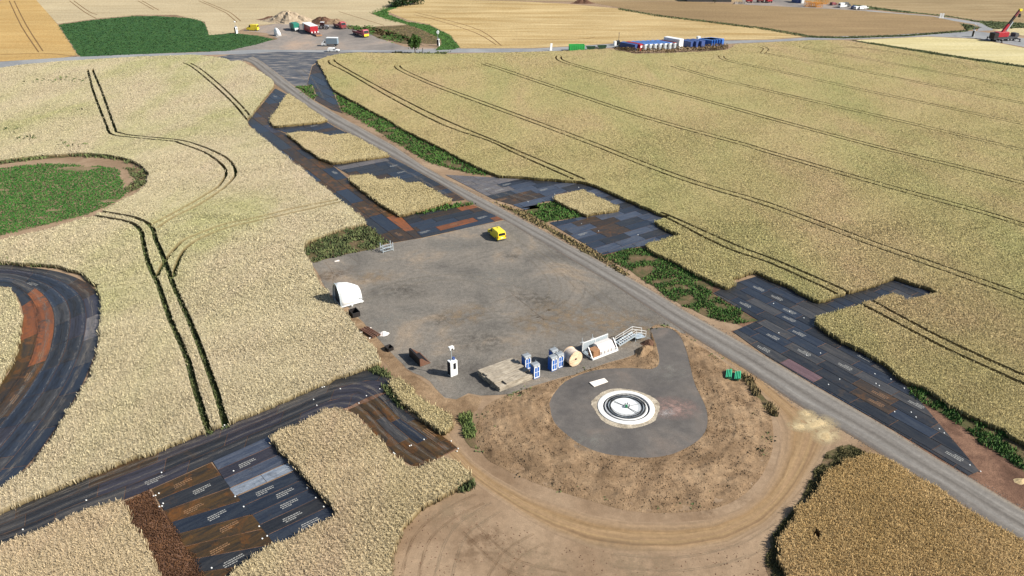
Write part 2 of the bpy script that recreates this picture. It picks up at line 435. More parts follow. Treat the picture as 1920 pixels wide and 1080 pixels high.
def trackmat(name, bands, along=(.9, .12), fine=(1.6, .45), bump=.5, wob=.12):
    n = NT(name); uv = n.coord('uv', (1, 1, 1)); sx = n.n('ShaderNodeSeparateXYZ'); n.l(uv, sx.inputs[0])
    st = n.coord('uv', (9 * along[0], along[1], 1)); a = n.noise(st, 1, 5, .6)
    x = n.math('ADD', sx.outputs[0], n.math('MULTIPLY', n.math('SUBTRACT', a, .5), wob))
    col = n.ramp(x, bands); p = n.coord('pos'); f1 = n.noise(p, fine[0], 6, .65); f2 = n.noise(p, 9, 3, .7)
    col = n.mix(fine[1], col, n.ramp(a, [(.3, (.32, .32, .32, 1)), (.7, (.7, .7, .7, 1))]), 'OVERLAY')
    col = n.mix(.45, col, n.ramp(f1, [(.3, (.36, .36, .36, 1)), (.7, (.68, .68, .68, 1))]), 'OVERLAY')
    col = n.mix(.3, col, n.ramp(f2, [(.3, (.25, .25, .25, 1)), (.7, (.75, .75, .75, 1))]), 'OVERLAY')
    return n.fin(col, .95, .15, 0, (n.math('ADD', f1, a), bump, .05))
g1, g2, g3 = c(118, 112, 106), c(138, 132, 124), c(156, 146, 132)
M_road = trackmat('gravel_road', [(0, c(122, 108, 94)), (.1, g1), (.24, g2), (.33, c(148, 143, 136)), (.42, g2), (.52, c(116, 110, 103)), (.62, g2), (.72, c(150, 144, 136)), (.84, g2), (.95, g3), (1, c(150, 128, 106))])
M_track = trackmat('ochre_dirt_track', [(0, c(166, 140, 112)), (.2, c(168, 140, 108)), (.32, c(158, 128, 92)), (.42, c(174, 144, 106)), (.54, c(166, 136, 102)), (.62, c(176, 146, 106)), (.7, c(146, 118, 88)), (.76, c(168, 138, 102)), (.88, c(166, 140, 110)), (1, c(166, 140, 112))], (1.2, .1), (1.6, .45), .7, .22)

# ------------------------------------------------------------------ ground sheets
bigsz = 3500
MBg = MB().add([(-bigsz, -400, 0), (bigsz, -400, 0), (bigsz, bigsz * 1.5, 0), (-bigsz, bigsz * 1.5, 0)], [(0, 1, 2, 3)])
o = MBg.build('ground', M_earth); o['kind'] = 'structure'

road_L = pts([(452, 112), (470, 118), (490, 135), (513, 156), (545, 180), (610, 226), (695, 273), (752, 303), (830, 347), (880, 378), (955, 418), (1060, 480), (1160, 540), (1272, 615), (1385, 685), (1440, 721), (1502, 763), (1565, 800), (1590, 813), (1665, 860), (1765, 920), (1840, 970), (1920, 1022), (2060, 1112)])
road_R = pts([(474, 106), (492, 116), (520, 137), (550, 160), (590, 190), (640, 219), (735, 271), (792, 310), (855, 346), (925, 382), (960, 401), (1035, 441), (1120, 487), (1217, 541), (1285, 583), (1365, 627), (1435, 668), (1540, 730), (1615, 773), (1675, 808), (1740, 850), (1815, 894), (1920, 956), (2060, 1040)])
# both edges are resampled together by matching distance along the road
strip('gravel_road', [p + UX * 0 for p in road_L], road_R, .024, M_road, 160)

disc_px = [(1030, 757), (1037, 740), (1060, 714), (1100, 697), (1135, 691), (1185, 690), (1222, 692), (1236, 680), (1231, 650), (1224, 630), (1222, 616), (1255, 616), (1275, 632), (1287, 660), (1295, 690), (1303, 720), (1322, 760), (1327, 785), (1322, 810), (1302, 831), (1262, 851), (1222, 858), (1185, 857), (1135, 851), (1095, 837), (1065, 817), (1038, 790)]
CEN = at(1174, 764, .3)
disc = smoothline([at(a, b, .3 if b > 700 else max(.04, .3 * (b - 616) / 84)) for a, b in disc_px] + [at(1030, 757, .3)], 3)[:-1]
def disc_z(V):
    d = (V - np.array(CEN[:2])) @ np.array(UY[:2]); return np.where(d < 6, .3, np.maximum(.035, .3 - (d - 6) * .032))
sheet('gravel_pad', disc, .3, M_disc, zf=disc_z, spacing=1.2)

ring_px = [(1222, 650), (1185, 668), (1135, 683), (1075, 703), (1022, 718), (975, 733), (945, 743), (917, 757), (902, 775), (892, 812), (908, 855), (935, 874), (985, 898), (1035, 917), (1100, 937), (1160, 954), (1210, 961), (1285, 961), (1340, 953), (1375, 940), (1410, 914), (1437, 875), (1450, 830), (1445, 780), (1425, 748), (1397, 708), (1330, 660), (1282, 628), (1255, 612), (1222, 612)]
ring = smoothline(pts(ring_px) + [at(*ring_px[0])], 3)[:-1]
ringA = [(p.x, p.y) for p in ring] + [(ring[0].x, ring[0].y)]; discA = [(p.x, p.y) for p in disc] + [(disc[0].x, disc[0].y)]
def ring_z(V):
    P = np.column_stack([V, np.zeros(len(V))]); do, di = segdist(P, ringA), segdist(P, discA)
    f = do / (do + di + 1e-6); inside = inpoly(P, discA)
    dz = disc_z(V)
    z = np.where(f > .999, dz, np.clip(f * 1.7, 0, 1) ** .8 * (dz + .12) - .12 * f)
    nz = .05 * np.sin(di * 5.2 + 2.5 * noise2(V, .35, 12)) + (noise2(V, 1.7, 3) - .5) * .2 + (noise2(V, 4.5, 5) - .5) * .12 + RNG.normal(0, .025, len(V))
    return np.where(inside, dz, .012 + np.maximum(0, z) + nz * np.clip(do / .8, 0, 1) * np.clip(di / .5, 0, 1))
sheet('soil_ring', ring, .1, M_ring, zf=ring_z, spacing=.42, holes=[disc])

pad_px = [(582, 493), (592, 484), (640, 474), (705, 462), (742, 455), (795, 446), (905, 421), (945, 413), (958, 418), (1000, 442), (1060, 478), (1160, 538), (1274, 614), (1288, 626), (1262, 622), (1232, 630), (1222, 650), (1185, 667), (1135, 682), (1075, 702), (1022, 717), (960, 738), (905, 741), (880, 737), (868, 745), (855, 748), (835, 745), (817, 727), (792, 706), (762, 690), (735, 662), (705, 633), (675, 597), (652, 577), (622, 553), (605, 530)]
sheet('gravel_hardstand', densify(pts(pad_px), 1.5, .18), .016, M_pad)
# ochre dirt track round the mound and up to the road
tr_in = pts([(835, 800), (862, 835), (885, 862), (925, 892), (985, 925), (1040, 945), (1110, 966), (1180, 978), (1260, 980), (1330, 974), (1385, 955), (1425, 925), (1450, 885), (1462, 840), (1462, 800), (1445, 765), (1425, 740), (1380, 690), (1330, 655)])
tr_out = pts([(800, 835), (838, 858), (868, 888), (910, 920), (975, 965), (1040, 1002), (1110, 1028), (1190, 1040), (1280, 1040), (1370, 1022), (1440, 985), (1490, 935), (1525, 890), (1550, 850), (1570, 815), (1530, 785), (1480, 750), (1430, 712), (1375, 672)])
strip('dirt_track', tr_in, tr_out, .008, M_track, 120)
# bare strip beside the hardstand, dark soil verge east of the road
sheet('soil_verge', densify(pts([(600, 545), (640, 582), (680, 628), (700, 655), (740, 705), (780, 742), (830, 790), (860, 800), (895, 770), (905, 745), (880, 739), (855, 750), (835, 747), (815, 729), (760, 692), (733, 664), (673, 599), (620, 555)]), 1.5, .2), .012, M_ring)
sheet('dark_soil_verge', densify(pts([(1120, 478), (1210, 462), (1275, 497), (1340, 535), (1425, 600), (1372, 622), (1900, 965), (2060, 1045), (2060, 900), (1915, 832), (1765, 752), (1690, 700), (1640, 690), (1440, 640), (1300, 560)]), 2, .2), .006, M_darksoil)
# far gravel areas
sheet('yard', pts([(380, 100), (430, 92), (522, 73), (500, 62), (455, 58), (470, 52), (530, 42), (600, 46), (640, 42), (672, 50), (690, 60), (720, 75), (760, 88), (815, 90), (862, 90), (862, 97), (480, 100)]), .01, M_yard)
sheet('junction', densify(pts([(400, 108), (430, 103), (520, 97), (600, 98), (745, 97), (642, 104), (597, 115), (585, 122), (575, 160), (552, 162), (500, 122), (470, 112), (440, 118)]), 3, .3), .02, M_junction)
strip('field_road', pts([(-120, 137), (0, 130), (48, 122), (118, 115), (250, 108), (380, 103), (480, 101), (600, 100), (740, 99), (850, 99), (960, 98), (1060, 95), (1150, 89), (1365, 82), (1440, 79), (1520, 75), (1580, 74), (1650, 72), (1740, 68), (1830, 72), (1920, 88), (2000, 100)]),
      pts([(-120, 121), (0, 116), (38, 113), (150, 106), (250, 102), (375, 98), (480, 93), (600, 94), (730, 94), (860, 91), (1000, 91), (1060, 88), (1150, 82), (1365, 76), (1440, 75), (1520, 70), (1580, 68), (1650, 67), (1750, 61), (1830, 58), (1920, 72), (2000, 84)]), .014, M_asphalt, 160)
sheet('side_road', pts([(1832, 58), (1862, 57), (1862, 52), (1838, 43), (1790, 35), (1740, 29), (1665, 23), (1620, 18), (1560, 14), (1560, 10), (1440, 4), (1440, 12), (1560, 17), (1665, 26), (1740, 32), (1800, 41), (1830, 46), (1838, 51)]), .018, M_asphalt)

# ------------------------------------------------------------------ far fields (flat, cut or low crops)
def fieldmat(name, c1, c2, rz, scale=.02, stretch=(1, 8, 1)):
    n = NT(name); v = n.coord('pos', stretch, rz); a = n.noise(v, scale, 6, .65); b = n.noise(n.coord('pos'), .018, 4, .6); f = n.noise(n.coord('pos'), .9, 3, .7)
    col = n.mix(n.ramp(a, [(.35, (0, 0, 0, 1)), (.65, (1, 1, 1, 1))]), c1, c2)
    col = n.mix(.4, col, n.ramp(b, [(.3, (.38, .38, .38, 1)), (.7, (.62, .62, .62, 1))]), 'OVERLAY')
    col = n.mix(.4, col, n.ramp(f, [(.3, (.3, .3, .3, 1)), (.7, (.7, .7, .7, 1))]), 'OVERLAY')
    return n.fin(col, .95, .1, 0, (f, .6, .3))
sheet('ochre_field', pts([(-200, -12), (67, -2), (108, 46), (145, 103), (120, 108), (38, 113), (-200, 126)]), .03, fieldmat('ochre_crop', c(198, 160, 98), c(214, 180, 118), .1))
sheet('beige_field', pts([(66, -2), (108, 45), (180, 35), (260, 28), (330, 28), (384, 41), (392, 66), (440, 61), (466, 50), (520, 44), (640, 44), (680, 51), (765, 46), (725, 36), (695, 26), (725, 16), (760, -2), (760, -20), (60, -20)]), .034, fieldmat('beige_crop', c(196, 176, 138), c(212, 194, 156), .5))
sheet('stubble_field', pts([(725, 21), (760, 9), (800, -2), (960, 2), (1060, 7), (1160, 16), (1235, 29), (1335, 41), (1440, 54), (1520, 68), (1440, 74), (1365, 75), (1150, 81), (1060, 87), (1000, 90), (864, 91), (845, 66), (805, 46), (762, 37)]), .034, fieldmat('stubble', c(186, 156, 102), c(222, 196, 144), 1.12, .022, (.9, 7, 1)))
sheet('brown_field', pts([(1100, 3), (1290, 3), (1440, 10), (1560, 16), (1750, 31), (1810, 44), (1815, 56), (1700, 64), (1580, 68), (1520, 67), (1440, 53), (1335, 40), (1235, 28)]), .03, fieldmat('brown_crop', c(156, 130, 94), c(172, 146, 106), .9))
sheet('pale_stubble_field', pts([(1600, 76), (1650, 73), (1740, 69), (1826, 73), (1868, 80), (1920, 90), (2300, 140), (2300, 190), (1920, 124), (1815, 108), (1690, 88)]), .034, fieldmat('pale_stubble', c(212, 196, 140), c(228, 214, 164), 1.3))
sheet('distant_field', pts([(700, -2), (800, -3), (960, 1), (1100, 3), (1290, 2), (1440, 3), (1560, 8), (1700, 22), (1860, 40), (2200, 62), (2600, -60), (1500, -160), (300, -160), (-500, -120), (-200, -14), (66, -4)]), .012, fieldmat('distant_crop', c(160, 136, 98), c(186, 164, 124), .8))
sheet('pale_field_corner', pts([(1860, 56), (1930, 50), (2200, 75), (2200, 95), (1925, 68)]), .03, fieldmat('pale_corner', c(214, 196, 146), c(226, 210, 164), 1.3))

# ------------------------------------------------------------------ crops
def line(px, sm=3): return smoothline(pts(px, .4), sm)
def pair(px, gap=2.1):
    l = line(px); return [offset(l, gap / 2), offset(l, -gap / 2)]
MW_left = cropmat('pale_wheat', c(204, 200, 146, .98), c(222, 209, 170, .98), c(224, 206, 174, .98), c(126, 108, 70))
MW_right = cropmat('greenish_wheat', c(184, 179, 123, 1.1), c(196, 182, 131, 1.1), c(203, 180, 138, 1.1), c(120, 102, 61), rz=-.8)
MW_isle = cropmat('straw_wheat', c(204, 188, 140, .98), c(212, 196, 150, .98), c(216, 196, 156, .98), c(123, 102, 60))
MW_wedge = cropmat('golden_wheat', c(192, 164, 112, 1.2), c(206, 178, 130, 1.2), c(192, 176, 116, 1.2), c(108, 83, 47), 1.0)
MW_front = cropmat('bleached_wheat', c(210, 194, 148, .98), c(222, 204, 164, .98), c(216, 192, 160, .98), c(132, 109, 70), 1.0)

left_px = [(-330, 165), (0, 129), (48, 122), (118, 116), (250, 108), (362, 104), (400, 108), (425, 111), (432, 116), (450, 115), (465, 122), (480, 131), (513, 153), (512, 164), (480, 205), (461, 227), (466, 238), (480, 249), (505, 270), (545, 302), (585, 335), (635, 375), (667, 400), (687, 420),
           (640, 431), (600, 444), (575, 454), (568, 464), (572, 478), (582, 498), (592, 520), (605, 540), (640, 582), (665, 612), (680, 632), (700, 655), (712, 682), (685, 690), (630, 709), (600, 722), (555, 742), (480, 773), (390, 808), (300, 843), (212, 874), (125, 910), (62, 935), (0, 960), (-330, 1090), (-330, 1010), (0, 920), (45, 890), (70, 867), (105, 815), (147, 752), (170, 710), (185, 662), (192, 602), (194, 577), (185, 537), (150, 512), (107, 499), (62, 496), (0, 493), (-330, 515),
           (-330, 520), (-330, 505), (0, 453), (75, 436), (175, 408), (225, 381), (260, 363), (275, 347), (280, 325), (262, 308), (235, 298), (200, 291), (150, 288), (75, 293), (0, 302), (-330, 360)]
LL = [([(164, 131), (168, 145), (175, 172), (190, 212), (201, 240), (205, 250), (217, 256), (250, 260), (325, 267), (335, 270), (382, 287), (412, 307), (424, 322), (422, 335), (410, 352)], .8),
      ([(174, 131), (177, 140), (190, 170), (205, 212), (217, 245), (222, 250), (250, 256), (325, 263), (360, 270), (400, 285), (430, 302), (442, 322), (439, 335), (420, 355)], .8),
      ([(357, 120), (375, 130), (412, 160), (450, 197), (469, 219)], .75), ([(342, 119), (360, 127), (400, 160), (437, 195), (463, 226)], .75),
      ([(173, 406), (225, 415), (250, 422), (265, 436), (269, 455), (277, 490), (287, 515), (299, 540), (320, 602), (350, 670), (365, 725), (382, 780), (392, 812)], .95),
      ([(190, 399), (240, 407), (270, 417), (287, 431), (292, 450), (305, 480), (315, 507), (327, 540), (357, 607), (382, 670), (405, 735), (424, 800)], .95)]
LP = [[(410, 352), (370, 377), (320, 405), (289, 421)], [(420, 355), (375, 385), (325, 410), (296, 430)],
      [(295, 520), (305, 500), (315, 485), (342, 455), (375, 440), (425, 422), (480, 411), (555, 392), (632, 377)], [(328, 520), (331, 502), (347, 470), (375, 450), (425, 430), (480, 417), (555, 400), (638, 381)],
      [(0, 268), (90, 262), (200, 258)], [(250, 122), (320, 118), (345, 119)], [(100, 128), (135, 128), (164, 131)], [(190, 545), (215, 543), (242, 541)]]
left_lines = [(line(a), wd) for a, wd in LL] + [(line(a), .95) for a in LP[:4]]; left_pressed = [(line(a), .5) for a in LP[4:]]
crop('wheat_field', 'pale ripe wheat field left of the hardstand, with paired dark wheel tracks', left_px, MW_left, left_lines, left_pressed, rowdir=math.atan2(1.039, -.624))

right_px = [(595, 114), (615, 107), (642, 102), (670, 100), (730, 101), (837, 103), (960, 100), (1060, 97), (1135, 93), (1152, 95), (1192, 103), (1310, 99), (1365, 95), (1380, 84), (1440, 81), (1520, 77), (1580, 77), (1615, 82), (1690, 94), (1815, 114), (1920, 129), (2300, 205), (2300, 1010), (2060, 905), (1915, 832), (1880, 808),
            (1815, 779), (1765, 752), (1730, 727), (1697, 716), (1685, 708), (1665, 688), (1630, 666), (1580, 640), (1530, 608), (1533, 597), (1612, 574), (1640, 564), (1678, 553), (1700, 566), (1745, 555), (1757, 551), (1740, 541), (1677, 522), (1640, 535), (1532, 567), (1490, 543), (1440, 521), (1417, 510), (1370, 524), (1377, 534), (1360, 541), (1315, 520), (1272, 497), (1225, 474), (1210, 461), (1277, 443), (1252, 432), (1228, 418), (1255, 408), (1235, 401), (1185, 379), (1135, 357), (1100, 343), (1072, 341), (960, 332), (937, 331), (915, 323), (870, 301), (817, 273), (755, 243), (730, 226), (705, 213), (655, 186), (625, 169), (610, 141)]
T1u = [(625, 113), (640, 125), (730, 175), (830, 225), (935, 269), (960, 280), (1035, 312), (1097, 339)]
T1l = [(616, 114), (620, 122), (650, 137), (730, 184), (830, 236), (916, 266), (960, 287), (1022, 315), (1074, 338)]
T1u2 = [(1240, 401), (1260, 409), (1385, 465), (1440, 485), (1515, 517), (1570, 541), (1592, 552)]
T1l2 = [(1236, 404), (1252, 412), (1360, 467), (1440, 495), (1540, 540), (1567, 554)]
T1u3 = [(1630, 564), (1690, 597), (1765, 637), (1840, 672), (1920, 708), (2060, 770)]
T1l3 = [(1612, 572), (1665, 600), (1765, 653), (1840, 688), (1920, 724), (2060, 787)]
right_lines = [(line(a), .85) for a in (T1u, T1l, T1u2, T1l2, T1u3, T1l3)]
for px in ([(772, 118), (752, 120), (745, 127), (767, 140), (830, 167), (960, 215), (1110, 271), (1210, 311), (1310, 347), (1440, 386), (1615, 452), (1765, 505), (1865, 540), (1920, 561), (2060, 615)],
           [(905, 120), (960, 138), (1060, 172), (1210, 222), (1385, 270), (1440, 287), (1640, 345), (1840, 400), (1920, 425), (2060, 467)],
           [(1048, 106), (1048, 112), (1065, 120), (1160, 147), (1310, 187), (1440, 223), (1615, 270), (1765, 307), (1920, 346), (2060, 380)],
           [(1260, 125), (1335, 147), (1440, 172), (1615, 212), (1765, 247), (1920, 284), (2060, 316)],
           [(1352, 106), (1356, 112), (1385, 120), (1440, 131), (1615, 170), (1815, 212), (1920, 235), (2060, 265)],
           [(1424, 88), (1436, 93), (1430, 101), (1440, 103), (1540, 120), (1690, 150), (1815, 175), (1920, 196), (2060, 224)],
           [(1503, 89), (1515, 92), (1640, 115), (1765, 138), (1920, 166), (2060, 192)],
           [(1580, 89), (1665, 98), (1920, 140), (2060, 163)]):
    for l in pair(px, 2.0): right_lines.append((l, .72 if px[0][0] < 1200 else .6))
right_pressed = [(line(a), .5) for a in ([(642, 107), (700, 112), (772, 118)], [(865, 116), (905, 120)], [(1185, 112), (1225, 118), (1260, 125)], [(1350, 110), (1320, 110), (1240, 114)])]
crop('wheat_field', 'large greenish gold wheat field right of the gravel road, striped by long tramlines', right_px, MW_right, right_lines, right_pressed)

crop('wheat_patch', 'triangular patch of standing wheat at the far end of the plate lane', [(540, 177), (612, 226), (600, 230), (516, 238), (505, 228)], MW_isle, sp=.17)
crop('wheat_patch', 'notched wheat patch between the triangular patch and the patch next to the hardstand', [(539, 252), (567, 248), (597, 251), (617, 256), (655, 252), (700, 276), (730, 293), (622, 307), (600, 297), (565, 274)], MW_isle, sp=.17)
crop('wheat_patch', 'stepped wheat patch just beyond the rusty plates at the hardstand edge', [(657, 332), (692, 328), (712, 339), (742, 336), (762, 346), (785, 343), (848, 378), (790, 396), (750, 405), (700, 374), (657, 340)], MW_isle, sp=.17)
crop('wheat_patch', 'small wheat island enclosed by plates right of the gravel road', [(1042, 370), (1075, 362), (1090, 358), (1160, 390), (1158, 394), (1100, 405), (1042, 377)], MW_isle, sp=.16)
crop('wheat_patch', 'near wheat block between the bend of the plate road and the sandy ground', [(508, 822), (520, 812), (570, 794), (610, 772), (630, 768), (655, 774), (680, 797), (697, 812), (714, 828), (732, 852), (764, 876), (782, 882), (806, 873), (832, 864), (856, 871), (876, 886), (880, 900), (857, 916), (832, 930), (792, 950), (770, 972), (747, 1005), (737, 1035), (735, 1090), (735, 1230), (330, 1260), (430, 1090), (455, 1060), (482, 1042), (512, 1024), (562, 1006), (600, 984), (633, 966), (620, 946), (587, 912), (555, 878), (520, 836)], MW_front, sp=.14, rowdir=2.2)
crop('wheat_patch', 'near wheat corner left of the strip of flattened brown straw', [(-330, 1150), (0, 1027), (50, 1011), (85, 996), (140, 971), (187, 952), (230, 941), (246, 984), (276, 1032), (297, 1078), (350, 1260), (-330, 1420)], MW_front, sp=.14, rowdir=2.2)
crop('wheat_patch', 'golden brown wheat wedge between the dirt track and the gravel road', [(1590, 868), (1625, 857), (1647, 859), (1680, 876), (1712, 898), (1765, 923), (1802, 957), (1850, 981), (1880, 1001), (1920, 1023), (2120, 1130), (2200, 1260), (1530, 1260), (1475, 1080), (1464, 1055), (1462, 1017), (1500, 957), (1527, 935), (1550, 888)], MW_wedge, sp=.15, ht=1.0, holes=[pts([(1520, 1000), (1530, 995), (1540, 1003), (1536, 1020), (1526, 1014)], .4)])
crop('wheat_patch', 'narrow strip of yellow wheat between the plate road bend and the soil verge', [(733, 714), (747, 711), (765, 724), (780, 741), (805, 761), (845, 782), (848, 803), (835, 812), (792, 786), (757, 757), (737, 735)], MW_isle, sp=.17, ht=.8)
crop('wheat_patch', 'round ended wheat patch inside the curved plate lane', [(-330, 520), (0, 541), (15, 545), (30, 561), (39, 590), (40, 605), (35, 640), (20, 685), (0, 718), (-200, 900), (-330, 880)], MW_left, sp=.17)

# ------------------------------------------------------------------ grass, weeds, green crops
def greenmat(name, c1, c2, amp=.8, spec=.2):
    n = NT(name); p = n.coord('pos'); a = n.noise(p, .35, 4, .6); col = n.ramp(a, [(.35, c1), (.65, c2)])
    rnd = n.n('ShaderNodeAttribute', attribute_name='rnd').outputs['Fac']
    k = n.math('ADD', n.math('MULTIPLY', rnd, amp), 1 - amp * .5)
    sc = n.n('ShaderNodeVectorMath', operation='SCALE'); n.l(col, sc.inputs[0]); n.l(k, sc.inputs['Scale'])
    ge = n.n('ShaderNodeNewGeometry').outputs['Normal']; va = n.n('ShaderNodeVectorMath', operation='MULTIPLY_ADD'); n.l(ge, va.inputs[0]); va.inputs[1].default_value = (.5, .5, .5); va.inputs[2].default_value = (0, 0, .6)
    vn = n.n('ShaderNodeVectorMath', operation='NORMALIZE'); n.l(va.outputs[0], vn.inputs[0]); n.l(vn.outputs[0], n.b.inputs['Normal'])
    return n.fin(sc.outputs[0], .8, spec)
MG = greenmat('grass_green', c(62, 104, 40), c(92, 128, 54)); MGd = greenmat('weed_green', c(78, 92, 54), c(120, 128, 78))
MGf = greenmat('field_green', c(52, 94, 46), c(74, 108, 54), .5); MGdk = greenmat('mixed_weed', c(98, 100, 60), c(150, 138, 90)); MGl = greenmat('fresh_weed', c(104, 128, 66), c(142, 154, 88)); MGb = greenmat('beet_green', c(46, 106, 36), c(72, 126, 48), .9); MGdry = greenmat('dry_weed', c(134, 118, 78), c(160, 140, 96)); MGstraw = greenmat('flat_straw', c(84, 56, 36), c(118, 82, 54))
MGs = soilmat('grassy_soil', [(.35, c(84, 88, 52)), (.5, c(108, 96, 66)), (.65, c(132, 108, 84))], .5)
MGs2 = soilmat('green_soil', [(.4, c(66, 88, 44)), (.6, c(112, 100, 66))], .6)
MBs = soilmat('beet_soil', [(.4, c(126, 116, 82)), (.65, c(166, 140, 112))], .3)
grass('grass_verge', 'long green verge between the gravel road and the right wheat field', [(628, 172), (655, 188), (705, 215), (755, 245), (815, 274), (870, 303), (916, 326), (905, 328), (850, 318), (800, 302), (745, 268), (700, 240), (660, 217), (640, 208)], [MG, MGs], .3, .22, .16)
grass('grass_patch', 'green patch between the plates and the wheat island', [(985, 396), (1017, 381), (1042, 377), (1096, 405), (1060, 410), (1025, 416)], [MG, MGs2], .3, .24, .12)
grass('grass_verge', 'grass and weeds on dark soil beside the near right plates', [(1130, 480), (1180, 467), (1212, 463), (1228, 476), (1275, 498), (1338, 534), (1335, 550), (1422, 601), (1385, 607), (1335, 597), (1260, 562), (1190, 512)], [MG, MGs], .26, .2, .34, nf=.9)
grass('grass_verge', 'green strip under the wheat edge at the far right corner', [(1698, 721), (1727, 727), (1765, 754), (1815, 780), (1885, 812), (1960, 850), (2060, 905), (2060, 950), (1960, 905), (1900, 870), (1840, 830), (1790, 790), (1752, 764), (1722, 752)], [MG, MGs], .35, .25, .34, seed=4, nf=1.1)
grass('grass_patch', 'small green patch beside the far junction plates', [(554, 162), (585, 160), (592, 180), (588, 187)], [MG, MGs2], .3, .3, .2)
grass('weed_patch', 'dull weeds at the far left corner of the hardstand', [(572, 458), (600, 446), (640, 434), (685, 425), (696, 428), (726, 456), (705, 465), (640, 478), (587, 492), (574, 474)], [MGd, MGs], .35, .24, .22, nf=.8)
grass('weed_strip', 'dark weeds along the left edge of the golden wheat wedge', [(1552, 848), (1590, 832), (1625, 848), (1622, 858), (1590, 868), (1550, 888), (1526, 935), (1498, 957), (1461, 1017), (1463, 1060), (1480, 1090), (1450, 1090), (1436, 1060), (1445, 1010), (1477, 965), (1515, 905), (1535, 870)], [MGdk, MGs], .2, .13, .3, nf=1.6)
grass('weed_strip', 'pale grass fringe beside the green ribbed troughs', [(1388, 696), (1402, 703), (1428, 735), (1458, 770), (1462, 782), (1448, 778), (1420, 750), (1396, 715)], [MGdry, MGs], .5, .2, .15)
grass('weed_strip', 'weeds growing on the bank beside the yellow wheat strip', [(862, 775), (880, 765), (890, 800), (898, 840), (885, 838), (868, 812)], [MGl, MGs], .4, .17, .3)
grass('weed_strip', 'green weeds at the near wheat corner by the dirt track', [(858, 912), (876, 895), (890, 905), (880, 920), (862, 922)], [MGd, MGs], .6, .2, .05)
grass('weed_strip', 'green weeds at the near end of the hardstand wheat corner', [(686, 686), (700, 683), (728, 697), (735, 708), (720, 706), (704, 700), (690, 698)], [MGd, MGs], .35, .18, .15)
grass('weed_strip', 'dark weeds beside the bend of the plate road', [(720, 722), (732, 728), (760, 758), (758, 770), (740, 757), (722, 738)], [MGd, MGs], .5, .22, .1)
grass('weed_strip', 'thin grass line along the hardstand side of the right plates', [(925, 378), (985, 396), (1035, 428), (1130, 478), (1180, 513), (1172, 516), (1115, 483), (1035, 436), (960, 396)], [MGdry, MGs], .3, .25, .3, nf=1.5)
grass('weed_strip', 'green fringe at the near end of the stepped wheat patch', [(780, 398), (850, 382), (875, 378), (888, 382), (872, 386), (820, 395), (782, 402)], [MG, MGs], .4, .22, .1)
grass('beet_field', 'rounded field of leafy green crop at the left edge', [(-330, 370), (0, 315), (82, 306), (140, 307), (160, 312), (185, 311), (220, 316), (237, 364), (212, 380), (162, 402), (75, 423), (0, 441), (-330, 500)], [MGb, MBs], .18, .2, .12, 'crop', nf=.9, an=(.22, 1))
grass('weed_patch', 'green weeds right of the rounded leafy field', [(236, 314), (262, 316), (275, 326), (270, 345), (242, 362), (238, 350), (255, 338), (240, 325)], [MGd, MGs], .3, .28, .3, nf=1)
grass('weed_strip', 'weedy far rim of the rounded leafy field', [(-100, 312), (0, 302), (75, 293), (150, 288), (200, 291), (235, 299), (275, 325), (262, 314), (230, 301), (190, 295), (150, 293), (75, 298), (0, 308), (-100, 319)], [MGd, MGs], .55, .3, .15)
grass('weed_strip', 'weedy far rim of the curved plate lane', [(-100, 500), (0, 490), (62, 493), (110, 498), (107, 502), (62, 499), (0, 496), (-100, 506)], [MGd, MGs], .6, .24, .1)
grass('green_field', 'dark green field beyond the far road', [(110, 46), (175, 37), (250, 30), (300, 30), (370, 35), (383, 43), (392, 66), (440, 62), (478, 66), (515, 73), (480, 83), (425, 95), (290, 100), (150, 106), (138, 88)], [MGf, MGf], .14, .22, .0, 'field', k=4)
grass('grass_verge', 'curved green verge round the far meadow', [(694, 23), (727, 10), (760, 4), (790, -2), (757, 9), (728, 20), (728, 27), (762, 40), (805, 47), (842, 65), (862, 88), (850, 92), (817, 94), (828, 82), (826, 72), (792, 56), (767, 47), (728, 38)], [MG, MG], .15, .2, .0)
grass('meadow', 'dry mown meadow inside the curved verge', [(662, 52), (765, 47), (792, 56), (824, 71), (826, 82), (800, 82), (760, 76), (700, 62)], [MGdry, MGs], .1, .24, .1)
grass('weed_strip', 'green weeds behind the yellow fronted truck', [(640, 47), (690, 49), (740, 60), (790, 80), (760, 82), (710, 72), (690, 60), (655, 54)], [MG, MGs], .3, .34, .45, nf=.3)
grass('weed_strip', 'roadside weeds under the round tree', [(735, 98), (780, 100), (840, 97), (835, 103), (785, 104), (740, 102)], [MGd, MGs2], .45, .2, .1)
grass('grass_verge', 'thin dark verge below the brown field', [(1160, 15), (1235, 28), (1335, 40), (1440, 53), (1520, 67), (1580, 69), (1700, 65), (1815, 56), (1812, 59), (1700, 68), (1580, 72), (1515, 70), (1435, 56), (1335, 43), (1235, 31), (1160, 18)], [MGd, MGd], .25, .13, .0)
grass('grass_verge', 'dark verge along the pale stubble field', [(1590, 74), (1650, 82), (1815, 108), (1920, 123), (2200, 172), (2200, 177), (1920, 127), (1815, 112), (1650, 86)], [MGd, MGd], .25, .13, .0)
grass('grass_verge', 'green roadside band at the far right beyond the side road', [(1600, 8), (1700, 21), (1780, 30), (1830, 38), (1920, 43), (2100, 58), (2100, 72), (1920, 52), (1862, 54), (1838, 42), (1790, 33), (1740, 27), (1665, 20), (1600, 14)], [MGd, MGd], .2, .2, .0)
grass('grass_verge', 'green triangle between the side road and the far road', [(1802, 44), (1822, 46), (1838, 52), (1812, 57)], [MGd, MGd], .2, .2, .05)
grass('flattened_straw', 'strip of flattened brown straw between wheat and rusty plates', [(232, 941), (282, 919), (330, 990), (386, 1078), (430, 1150), (330, 1150), (297, 1078), (276, 1032), (246, 984)], [MGstraw, M_darksoil], .16, .2, .02, 'straw', k=5)
